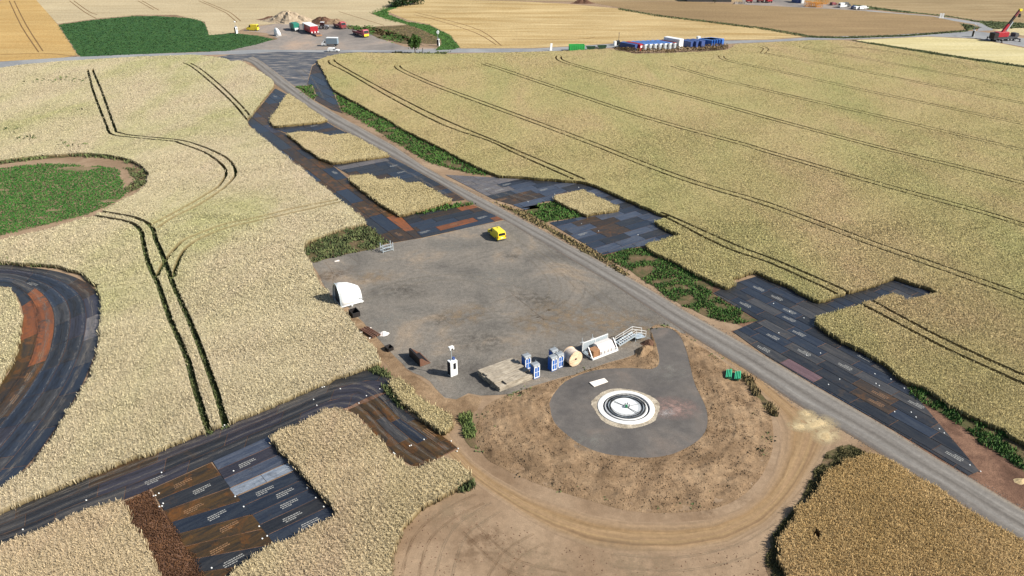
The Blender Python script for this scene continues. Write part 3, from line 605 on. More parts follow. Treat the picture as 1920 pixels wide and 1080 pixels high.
grass('ring_weeds', 'sparse dry weeds and clods on the soil ring', None, [MGdry, MGs], .22, .55, .45, 'weeds', poly=[Vector((p[0], p[1], 0)) for p in ring], base=False, k=3, nf=1.3) if False else None
MTL = soilmat('track_weeds', [(.35, c(52, 72, 36)), (.65, c(92, 96, 54))], .8); MTL2 = soilmat('shaded_track_soil', [(.35, c(78, 62, 40)), (.65, c(104, 86, 56))], .8)  # right tracks: shade of the gap put into the soil colour
for lst, m, nm in ((left_lines, MTL, 'wheel_track'), (right_lines, MTL2, 'wheel_track')):
    for ln, wd in lst:
        L, R = stripq(ln, wd * 1.3); mb = MB(); n_ = len(L)
        mb.add([(p.x, p.y, .01) for p in L] + [(p.x, p.y, .01) for p in R], [(i, i + 1, n_ + i + 1, n_ + i) for i in range(n_ - 1)])
        o = mb.build(nm, m); o['kind'] = 'structure'
# low green growth standing in the two wide near tracks
for ln, wd in left_lines[4:6]:
    L, R = stripq(ln, wd * .95); grass('track_weeds', 'green weeds growing in the wide wheel tracks of the left wheat field', None, [MGd, MTL], .3, .2, .1, 'weeds', poly=L + R[::-1], base=False)

# clods on the soil ring
def clods(name, label, poly, zf, n, smin, smax, mat, hole=None, dens=None):
    a = np.array([(p[0], p[1]) for p in poly]); P = RNG.uniform(a.min(0), a.max(0), (n * 3, 2)); k = inpoly(P, poly)
    if hole is not None: k &= ~inpoly(P, hole)
    P = P[k]; P = P[noise2(P, .9, 11) > RNG.uniform(.1, .75, len(P))][:n]; m = len(P); s = RNG.uniform(smin, smax, m) ** 1.0
    z = zf(P); th = RNG.uniform(0, 6.28, m); V = np.empty((m, 6, 3)); 
    for j, (ax, ay, az) in enumerate(((1, 0, 0), (0, 1, 0), (-1, 0, 0), (0, -1, 0), (0, 0, .5), (0, 0, -.3))):
        q = s * RNG.uniform(.6, 1.3, m); V[:, j] = np.stack([P[:, 0] + q * (ax * np.cos(th) - ay * np.sin(th)), P[:, 1] + q * (ax * np.sin(th) + ay * np.cos(th)), z + q * az], 1)
    f = np.array([(0, 1, 4), (1, 2, 4), (2, 3, 4), (3, 0, 4), (1, 0, 5), (2, 1, 5), (3, 2, 5), (0, 3, 5)])
    T = (np.arange(m)[:, None, None] * 6 + f[None]).reshape(-1, 3)
    o = obj_np(name, V.reshape(-1, 3), T, [mat]); return tag(o, label, 'soil', None, 'stuff')
clods('soil_clods', 'crumbly brown soil clods covering the mound round the foundation', ring, ring_z, 15000, .03, .12, M_ring, disc)
grass('mound_weeds', 'small weeds scattered on the soil mound', None, [MGd, MGs], .18, .5, .86, 'weeds', poly=[Vector((p.x, p.y, 0)) for p in ring], base=False, k=4, nf=1.6, seed=9, hole=disc)
clods('soil_clods', 'brown crumbs scattered over the sandy ground in front', pts([(735, 1090), (745, 1010), (800, 960), (900, 930), (1000, 1000), (1200, 1050), (1440, 1010), (1440, 1100)]), lambda P: np.full(len(P), .0), 500, .03, .11, M_darksoil)

# ------------------------------------------------------------------ steel road plates
def platemat(name, base, second, amt=(.4, .7), rough=.42, metal=.35, streak=(.25, 2.2, 1), rust=None):
    n = NT(name); oi = n.n('ShaderNodeObjectInfo'); cx = n.n('ShaderNodeCombineXYZ')
    r = n.math('MULTIPLY', oi.outputs['Random'], 90); n.l(r, cx.inputs[0]); n.l(n.math('MULTIPLY', r, .7), cx.inputs[1])
    v = n.coord('obj', streak, 0, cx.outputs[0]); v2 = n.coord('obj', (1, 1, 1), 0, cx.outputs[0])
    a = n.noise(v, .9, 6, .62, .8); b = n.noise(v2, .5, 5, .6, 1.0); f = n.noise(v2, 3.5, 4, .7)
    col = n.mix(n.ramp(a, [(amt[0], (0, 0, 0, 1)), (amt[1], (1, 1, 1, 1))]), base, second)
    if rust:
        col = n.mix(n.ramp(b, [(rust[1], (0, 0, 0, 1)), (rust[1] + .16, (1, 1, 1, 1))]), col, rust[0])
    col = n.mix(.5, col, n.ramp(f, [(.3, (.3, .3, .3, 1)), (.7, (.7, .7, .7, 1))]), 'OVERLAY')
    k = n.math('ADD', n.math('MULTIPLY', oi.outputs['Random'], .3), .85)
    sc = n.n('ShaderNodeVectorMath', operation='SCALE'); n.l(col, sc.inputs[0]); n.l(k, sc.inputs['Scale'])
    return n.fin(sc.outputs[0], n.math('ADD', n.math('MULTIPLY', a, .35), rough - .17), .5, metal, (f, .15, .02))
RUST = c(128, 80, 40); MUD = c(126, 108, 88)
PM = {'dark': platemat('steel_dark', c(54, 56, 60), c(78, 77, 76), rust=(c(92, 78, 64), .58)),
      'blue': platemat('steel_blue', c(54, 61, 74), c(74, 80, 88), rust=(c(92, 82, 72), .62)),
      'grey': platemat('steel_grey', c(74, 74, 75), c(102, 98, 94), rust=(MUD, .62), rough=.5),
      'brown': platemat('steel_brown', c(70, 62, 54), c(102, 78, 52), rust=(c(122, 84, 46), .55), rough=.5),
      'rust': platemat('steel_rust', c(128, 76, 40), c(160, 90, 43), rough=.6, metal=0, rust=(c(84, 68, 56), .52)),
      'pink': platemat('steel_pink', c(104, 80, 82), c(124, 96, 98), rough=.55, metal=.1),
      'silver': platemat('steel_silver', c(140, 150, 162), c(178, 184, 190), rough=.5, metal=.2, rust=(c(100, 104, 112), .58)),
      'painted_sheen': platemat('steel_painted_sheen', c(78, 86, 102), c(112, 116, 124), rust=(c(98, 90, 82), .6), rough=.38),  # bluish sky reflection painted into the base colour
      'gold': platemat('steel_gold', c(66, 58, 46), c(108, 80, 40), (.35, .65), rust=(c(136, 88, 38), .52), rough=.45),
      'violet': platemat('steel_violet', c(68, 66, 74), c(88, 84, 90), rust=(c(88, 78, 72), .6)),
      'dusty': platemat('steel_dusty', c(104, 102, 104), c(140, 132, 128), rough=.6, metal=.1, rust=(c(84, 86, 96), .55))}
M_mark2 = paint('brown_worn_lettering', c(150, 112, 76, .66), .7, .6, scale=4, dirtcol=c(90, 70, 50))
M_mark = paint('worn_white_lettering', c(170, 168, 160, .7), .7, .75, scale=4, dirtcol=c(90, 88, 84))
LOOK = {'painted_sheen': 'steel road plate with painted sky reflection', 'gold': 'golden rusty steel road plate', 'dark': 'dark grey steel road plate', 'blue': 'blue grey steel road plate', 'grey': 'dusty grey steel road plate', 'brown': 'brown stained steel road plate', 'rust': 'orange rusted steel road plate', 'pink': 'faded reddish steel road plate', 'silver': 'pale silver steel road plate', 'violet': 'violet grey steel road plate', 'dusty': 'pale dust covered steel road plate'}
MARKMESH = []; MARKMESH2 = []
for q in range(5):
    mb = MB(); r = random.Random(q)
    for row in range(3):
        x = -1.1 + r.uniform(0, .25)
        while x < 1.1 - (row == 0) * .9:
            wl = r.uniform(.08, .3); mb.add([(x, row * .3, 0), (x + wl, row * .3, 0), (x + wl, row * .3 + .14, 0), (x, row * .3 + .14, 0)], [(0, 1, 2, 3)]); x += wl + r.uniform(.03, .09)
    me = bpy.data.meshes.new('lettering'); me.from_pydata(mb.v, [], mb.f); me.materials.append(M_mark); MARKMESH.append(me); m2 = me.copy(); m2.materials[0] = M_mark2; MARKMESH2.append(m2)
NPL = [0]; PLQ = []; FINAL = [False]
def plate(poly, ang, look, where, group, mark=0.0, z=.035):
    """one plate: polygon of world points, long axis at ang"""
    a = np.array([(p[0], p[1]) for p in poly])
    if not FINAL[0]: PLQ.append((poly, ang, look, where, group, mark, z)); return None
    ar = .5 * abs(np.sum(a[:, 0] * np.roll(a[:, 1], -1) - a[:, 1] * np.roll(a[:, 0], -1)))
    if ar < 1.2: return None
    cen = a.mean(0); ca, sa = math.cos(-ang), math.sin(-ang); loc = [((x - cen[0]) * ca - (y - cen[1]) * sa, (x - cen[0]) * sa + (y - cen[1]) * ca) for x, y in a]
    mb = MB().slab(loc, 0, .03); o = mb.build('road_plate', PM[look]); o.location = (cen[0], cen[1], z + random.uniform(0, .012)); o.rotation_euler = (random.uniform(-.002, .002), random.uniform(-.002, .002), ang)
    tag(o, LOOK[look] + ' ' + where, 'road plate', group); NPL[0] += 1
    if random.random() < mark and ar > 8:
        k = bpy.data.objects.new('lettering', random.choice(MARKMESH)); COL.objects.link(k); k.parent = o
        if look in ('gold', 'brown', 'rust'): k.data = random.choice(MARKMESH2)
        k.location = (random.uniform(-1.2, 1.2), random.uniform(-.6, -.1), .034)
    return o
def clip(poly, u0, u1, v0, v1):
    for ax, lim, sg in ((0, u0, 1), (0, u1, -1), (1, v0, 1), (1, v1, -1)):
        out = []
        for i, p in enumerate(poly):
            q = poly[i - 1]; pi_, qi = sg * (p[ax] - lim) >= 0, sg * (q[ax] - lim) >= 0
            if pi_ != qi:
                t = (lim - q[ax]) / (p[ax] - q[ax]); out.append((q[0] + (p[0] - q[0]) * t, q[1] + (p[1] - q[1]) * t))
            if pi_: out.append(p)
        poly = out
        if len(poly) < 3: return []
    res = []
    for p in poly:
        if not res or math.hypot(p[0] - res[-1][0], p[1] - res[-1][1]) > .02: res.append(p)
    return res if len(res) > 2 else []
def pick(wts): return random.choices(list(wts), list(wts.values()))[0]
GAP = .045
def region(px, ang, L, W, wts, where, group, mark=0.0, special=(), bed=True):
    wp = pts(px); ca, sa = math.cos(-ang), math.sin(-ang); loc = [(p.x * ca - p.y * sa, p.x * sa + p.y * ca) for p in wp]
    us, vs = [p[0] for p in loc], [p[1] for p in loc]; v = min(vs)
    if bed: sheet('plate_bed', wp, .028 if bed is True else bed, M_darksoil)
    while v < max(vs):
        u = min(us) - random.uniform(0, L)
        while u < max(us):
            q = clip(loc, u + GAP, u + L - GAP, v + GAP, v + W - GAP)
            if q:
                P = [(x * ca + y * sa, -x * sa + y * ca) for x, y in q]; m = sum(p[0] for p in P) / len(P), sum(p[1] for p in P) / len(P)
                look = pick(wts)
                for (sx, sy), rr, lk in special:
                    s = at(sx, sy)
                    if math.hypot(m[0] - s.x, m[1] - s.y) < rr: look = lk
                plate(P, ang, look, where, group, mark, .035)
            u += L
        v += W
def rows(left, right, nr, L, wts, where, group, mark=0.0, special=(), seed=0):
    """curved lane: nr rows of plates between two polylines"""
    wl, wr = smoothline(pts(left), 4), smoothline(pts(right), 4); n = 240; A, B = resample(wl, n), resample(wr, n)
    tot = sum(((A[i] + B[i]) / 2 - (A[i - 1] + B[i - 1]) / 2).length for i in range(1, n)); st = tot / (n - 1)
    for r in range(nr):
        t0, t1 = r / nr, (r + 1) / nr; i = -random.uniform(0, L) / st
        while i < n - 1:
            i0, i1 = max(0, i), min(n - 1, i + L / st); i += L / st
            if i1 - i0 < .8 / st: continue
            ks = [i0 + (i1 - i0) * k / 4 for k in range(5)]
            def P(t, k):
                a = int(min(k, n - 2)); f = k - a; return A[a].lerp(A[a + 1], f).lerp(B[a].lerp(B[a + 1], f), t)
            e = GAP / max(.5, (A[int(i0)] - B[int(i0)]).length); g = GAP / st
            ks[0] += g; ks[-1] -= g
            poly = [P(t0 + e, k) for k in ks] + [P(t1 - e, k) for k in ks[::-1]]
            d = P(t0, ks[-1]) - P(t0, ks[0]); m = P((t0 + t1) / 2, (i0 + i1) / 2); look = pick(wts)
            for (sx, sy), rr, lk in special:
                s = at(sx, sy)
                if (m - s).length < rr: look = lk
            plate(poly, math.atan2(d.y, d.x), look, where, group, mark)
    sheet('plate_bed', wl + wr[::-1], .028, M_darksoil)
def block(p00, p10, p11, p01, nv, looks, where, group, mark=.9, nu=1):
    p00, p10, p11, p01 = (at(*p) for p in (p00, p10, p11, p01)); d = p10 - p00; ang = math.atan2(d.y, d.x)
    sheet('plate_bed', [p00, p10, p11, p01], .028, M_darksoil)
    for r in range(nv):
        a0, b0, a1, b1 = p00.lerp(p01, r / nv), p10.lerp(p11, r / nv), p00.lerp(p01, (r + 1) / nv), p10.lerp(p11, (r + 1) / nv)
        e = GAP / (a1 - a0).length; a0, a1 = a0.lerp(a1, e), a1.lerp(a0, e); b0, b1 = b0.lerp(b1, e), b1.lerp(b0, e)
        for k in range(nu):
            f0, f1 = (k + .008) / nu, (k + .992) / nu
            plate([a0.lerp(b0, f0), a0.lerp(b0, f1), a1.lerp(b1, f1), a1.lerp(b1, f0)], ang, looks[r % len(looks)], where, group, mark)

rows([(-150, 497), (0, 497), (60, 502), (110, 510), (150, 524), (180, 546), (191, 580), (189, 620), (178, 665), (160, 710), (135, 757), (88, 828), (40, 886), (0, 917), (-100, 985)],
     [(-150, 545), (0, 538), (18, 542), (33, 557), (42, 580), (43, 603), (38, 640), (22, 690), (0, 722), (-40, 770), (-90, 820), (-140, 865), (-190, 910), (-230, 950), (-300, 1010)], 5, 7,
     {'dark': 4, 'blue': 4, 'grey': 3, 'violet': 1}, 'in the curved lane at the left edge', 'steel plates of the curved left lane', .05,
     [((52, 595), 3.2, 'rust'), ((58, 570), 2.5, 'rust'), ((44, 630), 3.6, 'rust'), ((58, 660), 2.6, 'rust'), ((30, 670), 3, 'gold'), ((20, 700), 4, 'gold'), ((165, 535), 2.5, 'brown'), ((20, 740), 3.5, 'brown'), ((172, 620), 3, 'dusty')])
rows([(-150, 1018), (0, 966), (60, 938), (125, 912), (212, 877), (310, 840), (390, 810), (480, 775), (555, 745), (630, 711), (688, 694), (728, 704), (733, 717)],
     [(-150, 1090), (0, 1024), (50, 1009), (140, 970), (230, 939), (285, 917), (397, 867), (510, 818), (560, 796), (610, 774), (645, 768), (690, 745), (724, 735)], 3, 7.5,
     {'dark': 4, 'violet': 3, 'grey': 2, 'brown': 1}, 'in the straight lane across the lower left', 'steel plates of the lower left lane', .12)
rows([(725, 737), (740, 752), (760, 772), (795, 794), (830, 818), (858, 840)], [(652, 769), (672, 780), (692, 802), (712, 826), (738, 852), (783, 880)], 4, 6,
     {'dark': 5, 'grey': 2, 'gold': 3, 'blue': 1}, 'on the bend between wheat block and yellow wheat strip', 'steel plates of the lower lane bend', .35, [((745, 840), 3.5, 'gold'), ((790, 860), 4, 'gold')])
block((284, 918), (396, 868), (566, 1080), (388, 1085 + 15), 8, ['gold', 'dark', 'gold', 'blue', 'gold', 'gold', 'dark', 'gold'], 'in the stained block beside the flattened straw', 'steel plates of the stained block')
block((398, 866), (506, 818), (545, 865), (430, 916), 3, ['painted_sheen', 'violet', 'painted_sheen'], 'above the silver plates in the near block', 'steel plates of the violet block', .2)
block((430, 917), (545, 866), (557, 880), (441, 931), 1, ['silver'], 'in the single pale row of the near block', 'pale steel plates of the near block', 0, 2)
block((442, 932), (558, 881), (638, 966), (516, 1024), 5, ['blue', 'blue', 'blue', 'dark', 'blue'], 'with white lettering in the dark blue block', 'steel plates of the dark blue block', 1)
region([(516, 166), (543, 180), (504, 237), (541, 253), (566, 276), (622, 309), (657, 339), (750, 405), (791, 446), (727, 457), (698, 428), (687, 421), (635, 376), (545, 303), (480, 250), (464, 229)], ROADZ + rad(90), 9, 3, {'dark': 4, 'blue': 4, 'brown': 3, 'gold': 1, 'violet': 2}, 'in the long lane left of the wheat patches', 'steel plates of the long left lane', .2,
       [((635, 340), 4, 'gold'), ((695, 390), 3, 'gold'), ((755, 425), 2.6, 'rust'), ((742, 440), 3, 'gold'), ((765, 440), 3, 'brown'), ((725, 435), 3, 'dark'), ((490, 205), 6, 'brown')])
region([(510, 240), (612, 229), (627, 238), (700, 275), (656, 251), (617, 255), (597, 250), (567, 246), (543, 251)], ROADZ, 8, 2.8, {'dark': 4, 'blue': 5, 'brown': 1}, 'between the triangular and the notched wheat patch', 'steel plates of the first cross lane', .2)
region([(624, 310), (732, 295), (760, 309), (830, 348), (872, 375), (849, 378), (785, 342), (762, 344), (742, 334), (712, 337), (692, 326), (658, 330)], ROADZ, 8, 2.8, {'dark': 4, 'blue': 3, 'brown': 2, 'dusty': 1}, 'between the notched and the stepped wheat patch', 'steel plates of the second cross lane', .2)
region([(752, 406), (790, 399), (888, 385), (944, 412), (792, 446)], ROADZ, 9, 2.2, {'dark': 4, 'blue': 2, 'brown': 3, 'rust': 1}, 'beyond the yellow van at the hardstand edge', 'steel plates beyond the yellow van', .4, [((840, 441), 1.8, 'rust'), ((880, 432), 2, 'rust'), ((915, 424), 2.2, 'rust'), ((935, 416), 2.2, 'rust'), ((860, 396), 2, 'rust')])
region([(576, 160), (586, 124), (598, 117), (609, 143), (624, 171), (634, 195), (641, 212), (622, 206), (590, 188), (594, 180), (587, 160), (556, 160)], ROADZ + rad(90), 9, 3.2, {'dark': 4, 'blue': 4, 'brown': 2}, 'beside the far wheat corner at the junction', 'steel plates of the far junction', .1, [((575, 135), 9, 'brown')])
region([(835, 328), (925, 333), (960, 335), (1072, 344), (1100, 346), (1235, 404), (1250, 410), (1226, 418), (1250, 434), (1276, 443), (1210, 461), (1180, 466), (1130, 478), (1030, 418), (1098, 406), (1160, 395), (1160, 387), (1090, 356), (1042, 365), (1042, 376), (1017, 379), (985, 394), (960, 384), (925, 374)], ROADZ, 6.2, 2.5,
       {'painted_sheen': 6, 'blue': 3, 'dark': 2}, 'around the small wheat island right of the road', 'steel plates around the small wheat island', .2, [((880, 345), 9, 'dusty'), ((1140, 425), 5, 'brown'), ((975, 370), 4, 'brown'), ((910, 350), 6, 'dusty')])
region([(1337, 550), (1375, 532), (1420, 518), (1490, 546), (1532, 568), (1640, 538), (1677, 523), (1750, 549), (1700, 565), (1678, 553), (1640, 563), (1612, 572), (1533, 596), (1528, 608), (1580, 641), (1630, 667), (1682, 708), (1720, 747), (1765, 800), (1836, 884), (1816, 892), (1676, 807), (1540, 729), (1436, 667), (1374, 622), (1422, 601)], ROADZ + rad(90), 6, 2.1,
       {'dark': 6, 'blue': 5, 'grey': 2}, 'in the wide fan of plates beside the near right wheat', 'steel plates of the right fan', .42, [((1475, 650), 1.9, 'pink'), ((1500, 702), 2.2, 'pink'), ((1645, 745), 2.4, 'brown')])
sheet('plate_bed', pts([(630, 715), (690, 697), (732, 706), (760, 770), (858, 842), (785, 880), (735, 852), (690, 805), (640, 770)]), .022, M_darksoil)
FINAL[0] = True
def seen(poly):
    a = np.array([(p[0], p[1], 0) for p in poly], float); u, v = pxof(a); u = np.clip(u, 0, 1920); v = np.clip(v, 0, 1080); return .5 * abs(np.sum(u * np.roll(v, -1) - v * np.roll(u, -1)))
PLQ.sort(key=lambda q: -seen(q[0])); rest = MB(); looks = list(PM)
for i, q in enumerate(PLQ):
    if NPL[0] < 290: plate(*q)
    elif len(q[0]) > 2 and seen(q[0]) > 6: rest.cur = looks.index(q[2]); rest.slab([(p[0], p[1]) for p in q[0]], q[6], q[6] + .03)
if rest.v: tag(rest.build('road_plates', [PM[k] for k in looks]), 'remaining far and cut off steel road plates along the lane edges', 'road plates', None, 'stuff')
print('PLATES', NPL[0], len(PLQ))
# white connector caps lying on the plates
M_cap = paint('white_cap', c(236, 236, 230, .8), .6, .1)
capm = MB().cyl((0, 0, 0), (0, 0, .07), .095, 8, .07).build('connector_cap', M_cap)
CAPS = {'beside the stained near plates': [(288, 931), (292, 930), (298, 926), (299, 951), (304, 950), (306, 945), (438, 884), (397, 1066)], 'along the dark blue plate block': [(441, 932), (457, 951), (486, 988), (501, 1006), (492, 1011), (576, 916), (592, 934), (607, 951), (632, 963)],
        'along the lower left lane': [(43, 994), (162, 939), (303, 887), (418, 801), (421, 798), (604, 727), (608, 726), (638, 730), (588, 750), (594, 761), (521, 759), (712, 730)], 'on the bend of the lower lane': [(687, 743), (673, 757), (738, 850), (740, 852), (768, 837), (771, 836), (795, 825), (846, 828), (859, 842), (857, 847)],
        'on the wide right fan of plates': [(1450, 570), (1480, 585), (1507, 597), (1460, 625), (1512, 667), (1538, 663), (1574, 712), (1553, 722), (1642, 720), (1648, 724), (1640, 702), (1670, 712), (1695, 729), (1708, 774), (1717, 783), (1761, 805), (1770, 813), (1818, 873), (1838, 885), (1677, 773)],
        'on the plates round the wheat island': [(1085, 352), (990, 379), (1122, 434), (1196, 441), (1040, 365), (1090, 420)]}
first = True
for where, lst in CAPS.items():
    for p in lst:
        k = capm if first else capm.copy()
        if not first: COL.objects.link(k)
        first = False; k.location = at(*p) + Vector((0, 0, .082)); tag(k, 'small white round cap lying ' + where, 'cap', 'white connector caps ' + where)

# ------------------------------------------------------------------ object materials
K8 = .9
P_white = paint('white_paint', c(232, 232, 228, .82), .4, .12); P_black = paint('black_glass', (.012, .013, .016, 1), .2, .05)
P_yellow = paint('yellow_paint', c(238, 214, 52, .8), .35, .08); P_red = paint('red_paint', c(196, 34, 52, .62), .4, .2); P_maroon = paint('maroon_paint', c(124, 40, 48, .75), .5, .4)
P_blue = paint('blue_plastic', c(34, 96, 176, .8), .45, .12); P_navy = paint('navy_steel', c(50, 76, 132, .8), .5, .2); P_blueroof = paint('blue_roof', c(82, 128, 196, .85), .5, .25)
P_grey = paint('grey_plastic', c(150, 156, 160, .7), .5, .25); P_galv = paint('galvanised', c(190, 200, 204, .8), .42, .15, .3); P_darkgrey = paint('dark_grey', c(70, 74, 78, .7), .6, .3)
P_green = paint('green_plastic', c(0, 120, 74, .75), .45, .1); P_lgreen = paint('light_green', c(70, 190, 140, .8), .45, .1); P_bgreen = paint('bright_green', c(60, 200, 96, .75), .5, .2); P_dgreen = paint('dark_green', c(28, 74, 46, .8), .55, .3); P_teal = paint('teal_paint', c(20, 128, 106, .75), .5, .2)
P_tyre = paint('tyre_rubber', (.018, .018, .018, 1), .85, .3); P_steel = paint('dark_steel', c(40, 37, 36, .7), .6, .25, .2, dirtcol=c(84, 56, 40)); P_rusty = paint('rusty_steel', c(112, 74, 54, .75), .7, .5); P_orange = paint('orange_steel', c(222, 150, 54, .8), .5, .2)
P_conc = paint('pale_concrete', c(226, 224, 218, .8), .8, .15, 0, .2, 2.5, c(150, 140, 126)); P_conc2 = paint('smooth_concrete', c(222, 224, 222, .8), .75, .2, 0, .2, 2, c(130, 126, 118))
P_bolt = paint('bolt_steel', c(60, 60, 62, .8), .5, .2, .5); P_ply = paint('pale_board', c(238, 226, 214, .85), .7, .12); P_crate = paint('crate_wood', c(180, 136, 100, .62), .75, .4, 0, .2, 3, c(120, 76, 46)); P_foil = paint('white_sheeting', c(232, 222, 214, .72), .45, .1)
P_ind = paint('red_lamp', c(180, 20, 20, .8), .3, 0); P_plate = paint('number_plate', c(240, 240, 235, .8), .5, 0)
def woodmat(name, a, b, k=14):
    n = NT(name); oi = n.n('ShaderNodeObjectInfo'); cx = n.n('ShaderNodeCombineXYZ'); n.l(n.math('MULTIPLY', oi.outputs['Random'], 40), cx.inputs[1])
    v = n.coord('obj', (.5, k, 3), 0, cx.outputs[0]); q = n.noise(v, 1, 5, .65); f = n.noise(n.coord('obj', (1, 1, 1), 0, cx.outputs[0]), 1.6, 5, .6)
    col = n.mix(.5, n.ramp(q, [(.32, a), (.62, b)]), n.ramp(f, [(.3, (.3, .3, .3, 1)), (.7, (.7, .7, .7, 1))]), 'OVERLAY')
    return n.fin(col, .85, .15, 0, (q, .6, .03))
P_timber = woodmat('weathered_timber', c(132, 120, 104, .66), c(196, 184, 164, .66)); P_lag = woodmat('drum_lagging', c(176, 160, 144, .8), c(216, 200, 182, .8), 6); P_drumface = woodmat('drum_face', c(190, 156, 120, .8), c(232, 204, 172, .8), 9)

def rzof(px0, px1):
    d = at(*px1) - at(*px0); return math.atan2(d.y, d.x)

# ------------------------------------------------------------------ turbine foundation
t = thing('tower_foundation', 'round white concrete turbine foundation with a double ring of upright bolts', 'foundation', CEN)
mb = MB(); n = 72; prof = [(3.86, -.2), (3.84, .1), (3.2, .16), (3.12, .02), (2.92, .02), (2.88, .12), (2.75, .12)]
for r, z in prof: mb.v += [(math.cos(2 * math.pi * i / n) * r, math.sin(2 * math.pi * i / n) * r, z) for i in range(n)]
for k in range(len(prof) - 1):
    mb.f += [(k * n + i, k * n + (i + 1) % n, (k + 1) * n + (i + 1) % n, (k + 1) * n + i) for i in range(n)]
mb.mi = [0] * len(mb.f); mb.build('pedestal', P_conc, t)
MB().ring(2.9, 3.12, .0, .03, 72).build('joint_seal', P_black, t)
MB().cyl((0, 0, -.1), (0, 0, .1), 2.74, 72).build('inner_floor', P_conc2, t)
MB().ring(2.08, 2.66, .105, .125, 72).build('grout_channel', P_darkgrey, t)
MB().ring(2.30, 2.44, .13, .16, 72).build('flange_ring', P_galv, t)
rest = MB(); near = []
for r_, nb in ((2.55, 88), (2.2, 80)):
    for i in range(nb):
        a = 2 * math.pi * i / nb; near.append((math.sin(a), r_, a))
near.sort(reverse=True)
bolt = None
for k, (_, r_, a) in enumerate(near):
    p = Vector((math.cos(a) * r_, math.sin(a) * r_, .1))
    if k < 100:
        if bolt is None: bolt = MB().cyl((0, 0, 0), (0, 0, .42), .032, 6).cyl((0, 0, .04), (0, 0, .1), .06, 6).build('anchor_bolt', P_bolt, t); b = bolt
        else: b = bolt.copy(); COL.objects.link(b); b.parent = t
        b.location = p
    else: rest.cyl(p, p + Vector((0, 0, .42)), .032, 5)
o = rest.build('anchor_bolts', P_bolt, t); o['kind'] = 'stuff'
mb = MB()
for a, r_ in ((2.4, 2.0), (2.52, 1.9), (-.75, 2.0), (-.9, 1.9), (.35, 1.9)): mb.bar((math.cos(a) * .3, math.sin(a) * .3, .125), (math.cos(a) * r_, math.sin(a) * r_, .125), .035, .03)
mb.build('earthing_cable', P_black, t)
mb = MB()
for x, y, h, l in ((-.15, .35, .55, .2), (.12, .3, .7, .25), (.42, .12, .55, -.1), (.3, -.15, .35, .2)): mb.cyl((x, y, .1), (x + l * .3, y, h * .8), .065, 8)
mb.build('cable_duct', P_black, t)
MB().box(0, -.12, .28, .32, .3, .36).build('junction_box', P_green, t, .02)
# pale gravel collar
a_ = [CEN + Vector((math.cos(t_) * (4.55 + .22 * math.sin(t_ * 5) + random.uniform(-.1, .1)), math.sin(t_) * (4.5 + .2 * math.sin(t_ * 3 + 1)), 0)) for t_ in np.linspace(0, 6.283, 70)[:-1]]
for ln, sd in ((road_L, -1), (road_R, 1)):
    l = smoothline(ln, 3); P = []
    for a, b in zip(l[:-1], l[1:]):
        if a.y > 230: continue
        for _ in range(int((b - a).length * 9)):
            p = a.lerp(b, random.random()); P.append((p.x + sd * abs(random.gauss(0, .45)) - sd * .25, p.y + random.gauss(0, .2)))
    P = np.array(P); sv = np.array([(1, 0, 0), (0, 1, 0), (-1, 0, 0), (0, -1, 0), (0, 0, .7)]); m = len(P); s_ = RNG.uniform(.03, .11, m)
    V = P[:, None, :].repeat(5, 1); V = np.concatenate([V + sv[None, :, :2] * s_[:, None, None], (.02 + sv[None, :, 2:] * s_[:, None, None])], 2)
    T = (np.arange(m)[:, None, None] * 5 + np.array([(0, 1, 4), (1, 2, 4), (2, 3, 4), (3, 0, 4)])[None]).reshape(-1, 3)
    tag(obj_np('loose_gravel', V.reshape(-1, 3), T, [M_disc]), 'loose grey stones along the ' + ('left' if sd < 0 else 'right') + ' shoulder of the gravel road', 'gravel', None, 'stuff')
sheet('gravel_collar', a_, CEN.z + .02, M_chips)
p0, p1, p2, p3 = at(1105, 717, .38), at(1133, 709, .38), at(1140, 715.5, .38), at(1114, 725, .38); cc = (p0 + p2) / 2
o = MB().slab([p - cc for p in (p3, p2, p1, p0)], -.06, .03).build('board', P_ply); o.location = cc; tag(o, 'pale rectangular board lying on the grey gravel beside the foundation', 'board')

# ------------------------------------------------------------------ camera tower
def camera_tower(loc, rz, label):
    t = thing('camera_tower', label, 'camera tower', loc, rz, 'site camera towers')
    MB().box(0, 0, 1.35, 1.2, .9, 2.4).box(0, 0, .09, 1.1, .8, .12).build('cabinet', P_white, t, .04)
    MB().box(.1, -.462, 1.75, .42, .03, 1.0).build('window', P_black, t)
    MB().box(-.615, 0, 1.35, .03, .8, 2.2).build('side_sheet', P_black, t)  # black sheet paints the shade on the cabinet's side away from the sun
    MB().box(.25, .1, 2.72, .36, .4, .36).build('hatch', P_navy, t)
    MB().cyl((-.05, .1, 2.5), (-.05, .1, 4.5), .05, 8).box(-.05, .1, 2.6, .3, .3, .15).build('mast', P_galv, t)
    h = MB().box(-.05, .1, 4.72, .75, .5, .22, ).box(-.3, -.1, 4.5, .2, .25, .22).box(.2, -.1, 4.5, .2, .25, .22).build('camera_head', P_white, t, .03)
    MB().cyl((-.05, .0, 4.35), (-.05, .0, 4.6), .13, 8).build('camera_dome', P_black, h)
    return t
q = at(852, 706); ct = camera_tower(q + UY * .45, ROADZ + .03, 'white camera tower cabinet with black window standing on the hardstand by the timber stack')
for (px, py), rz, lb, s in (((443.5, 63), 1.1, 'small distant white camera tower at the corner of the dark green field', 1.0), ((822, 86.5), 1.35, 'small distant black and white camera tower at the end of the dry meadow', 1.0), ((1823.5, 69), 1.0, 'distant black and white camera tower beside the red crane', 1.0)):
    dup(ct, at(px, py), rz, lb, None, (s * 1.0, s * 1.0, s * 1.1))

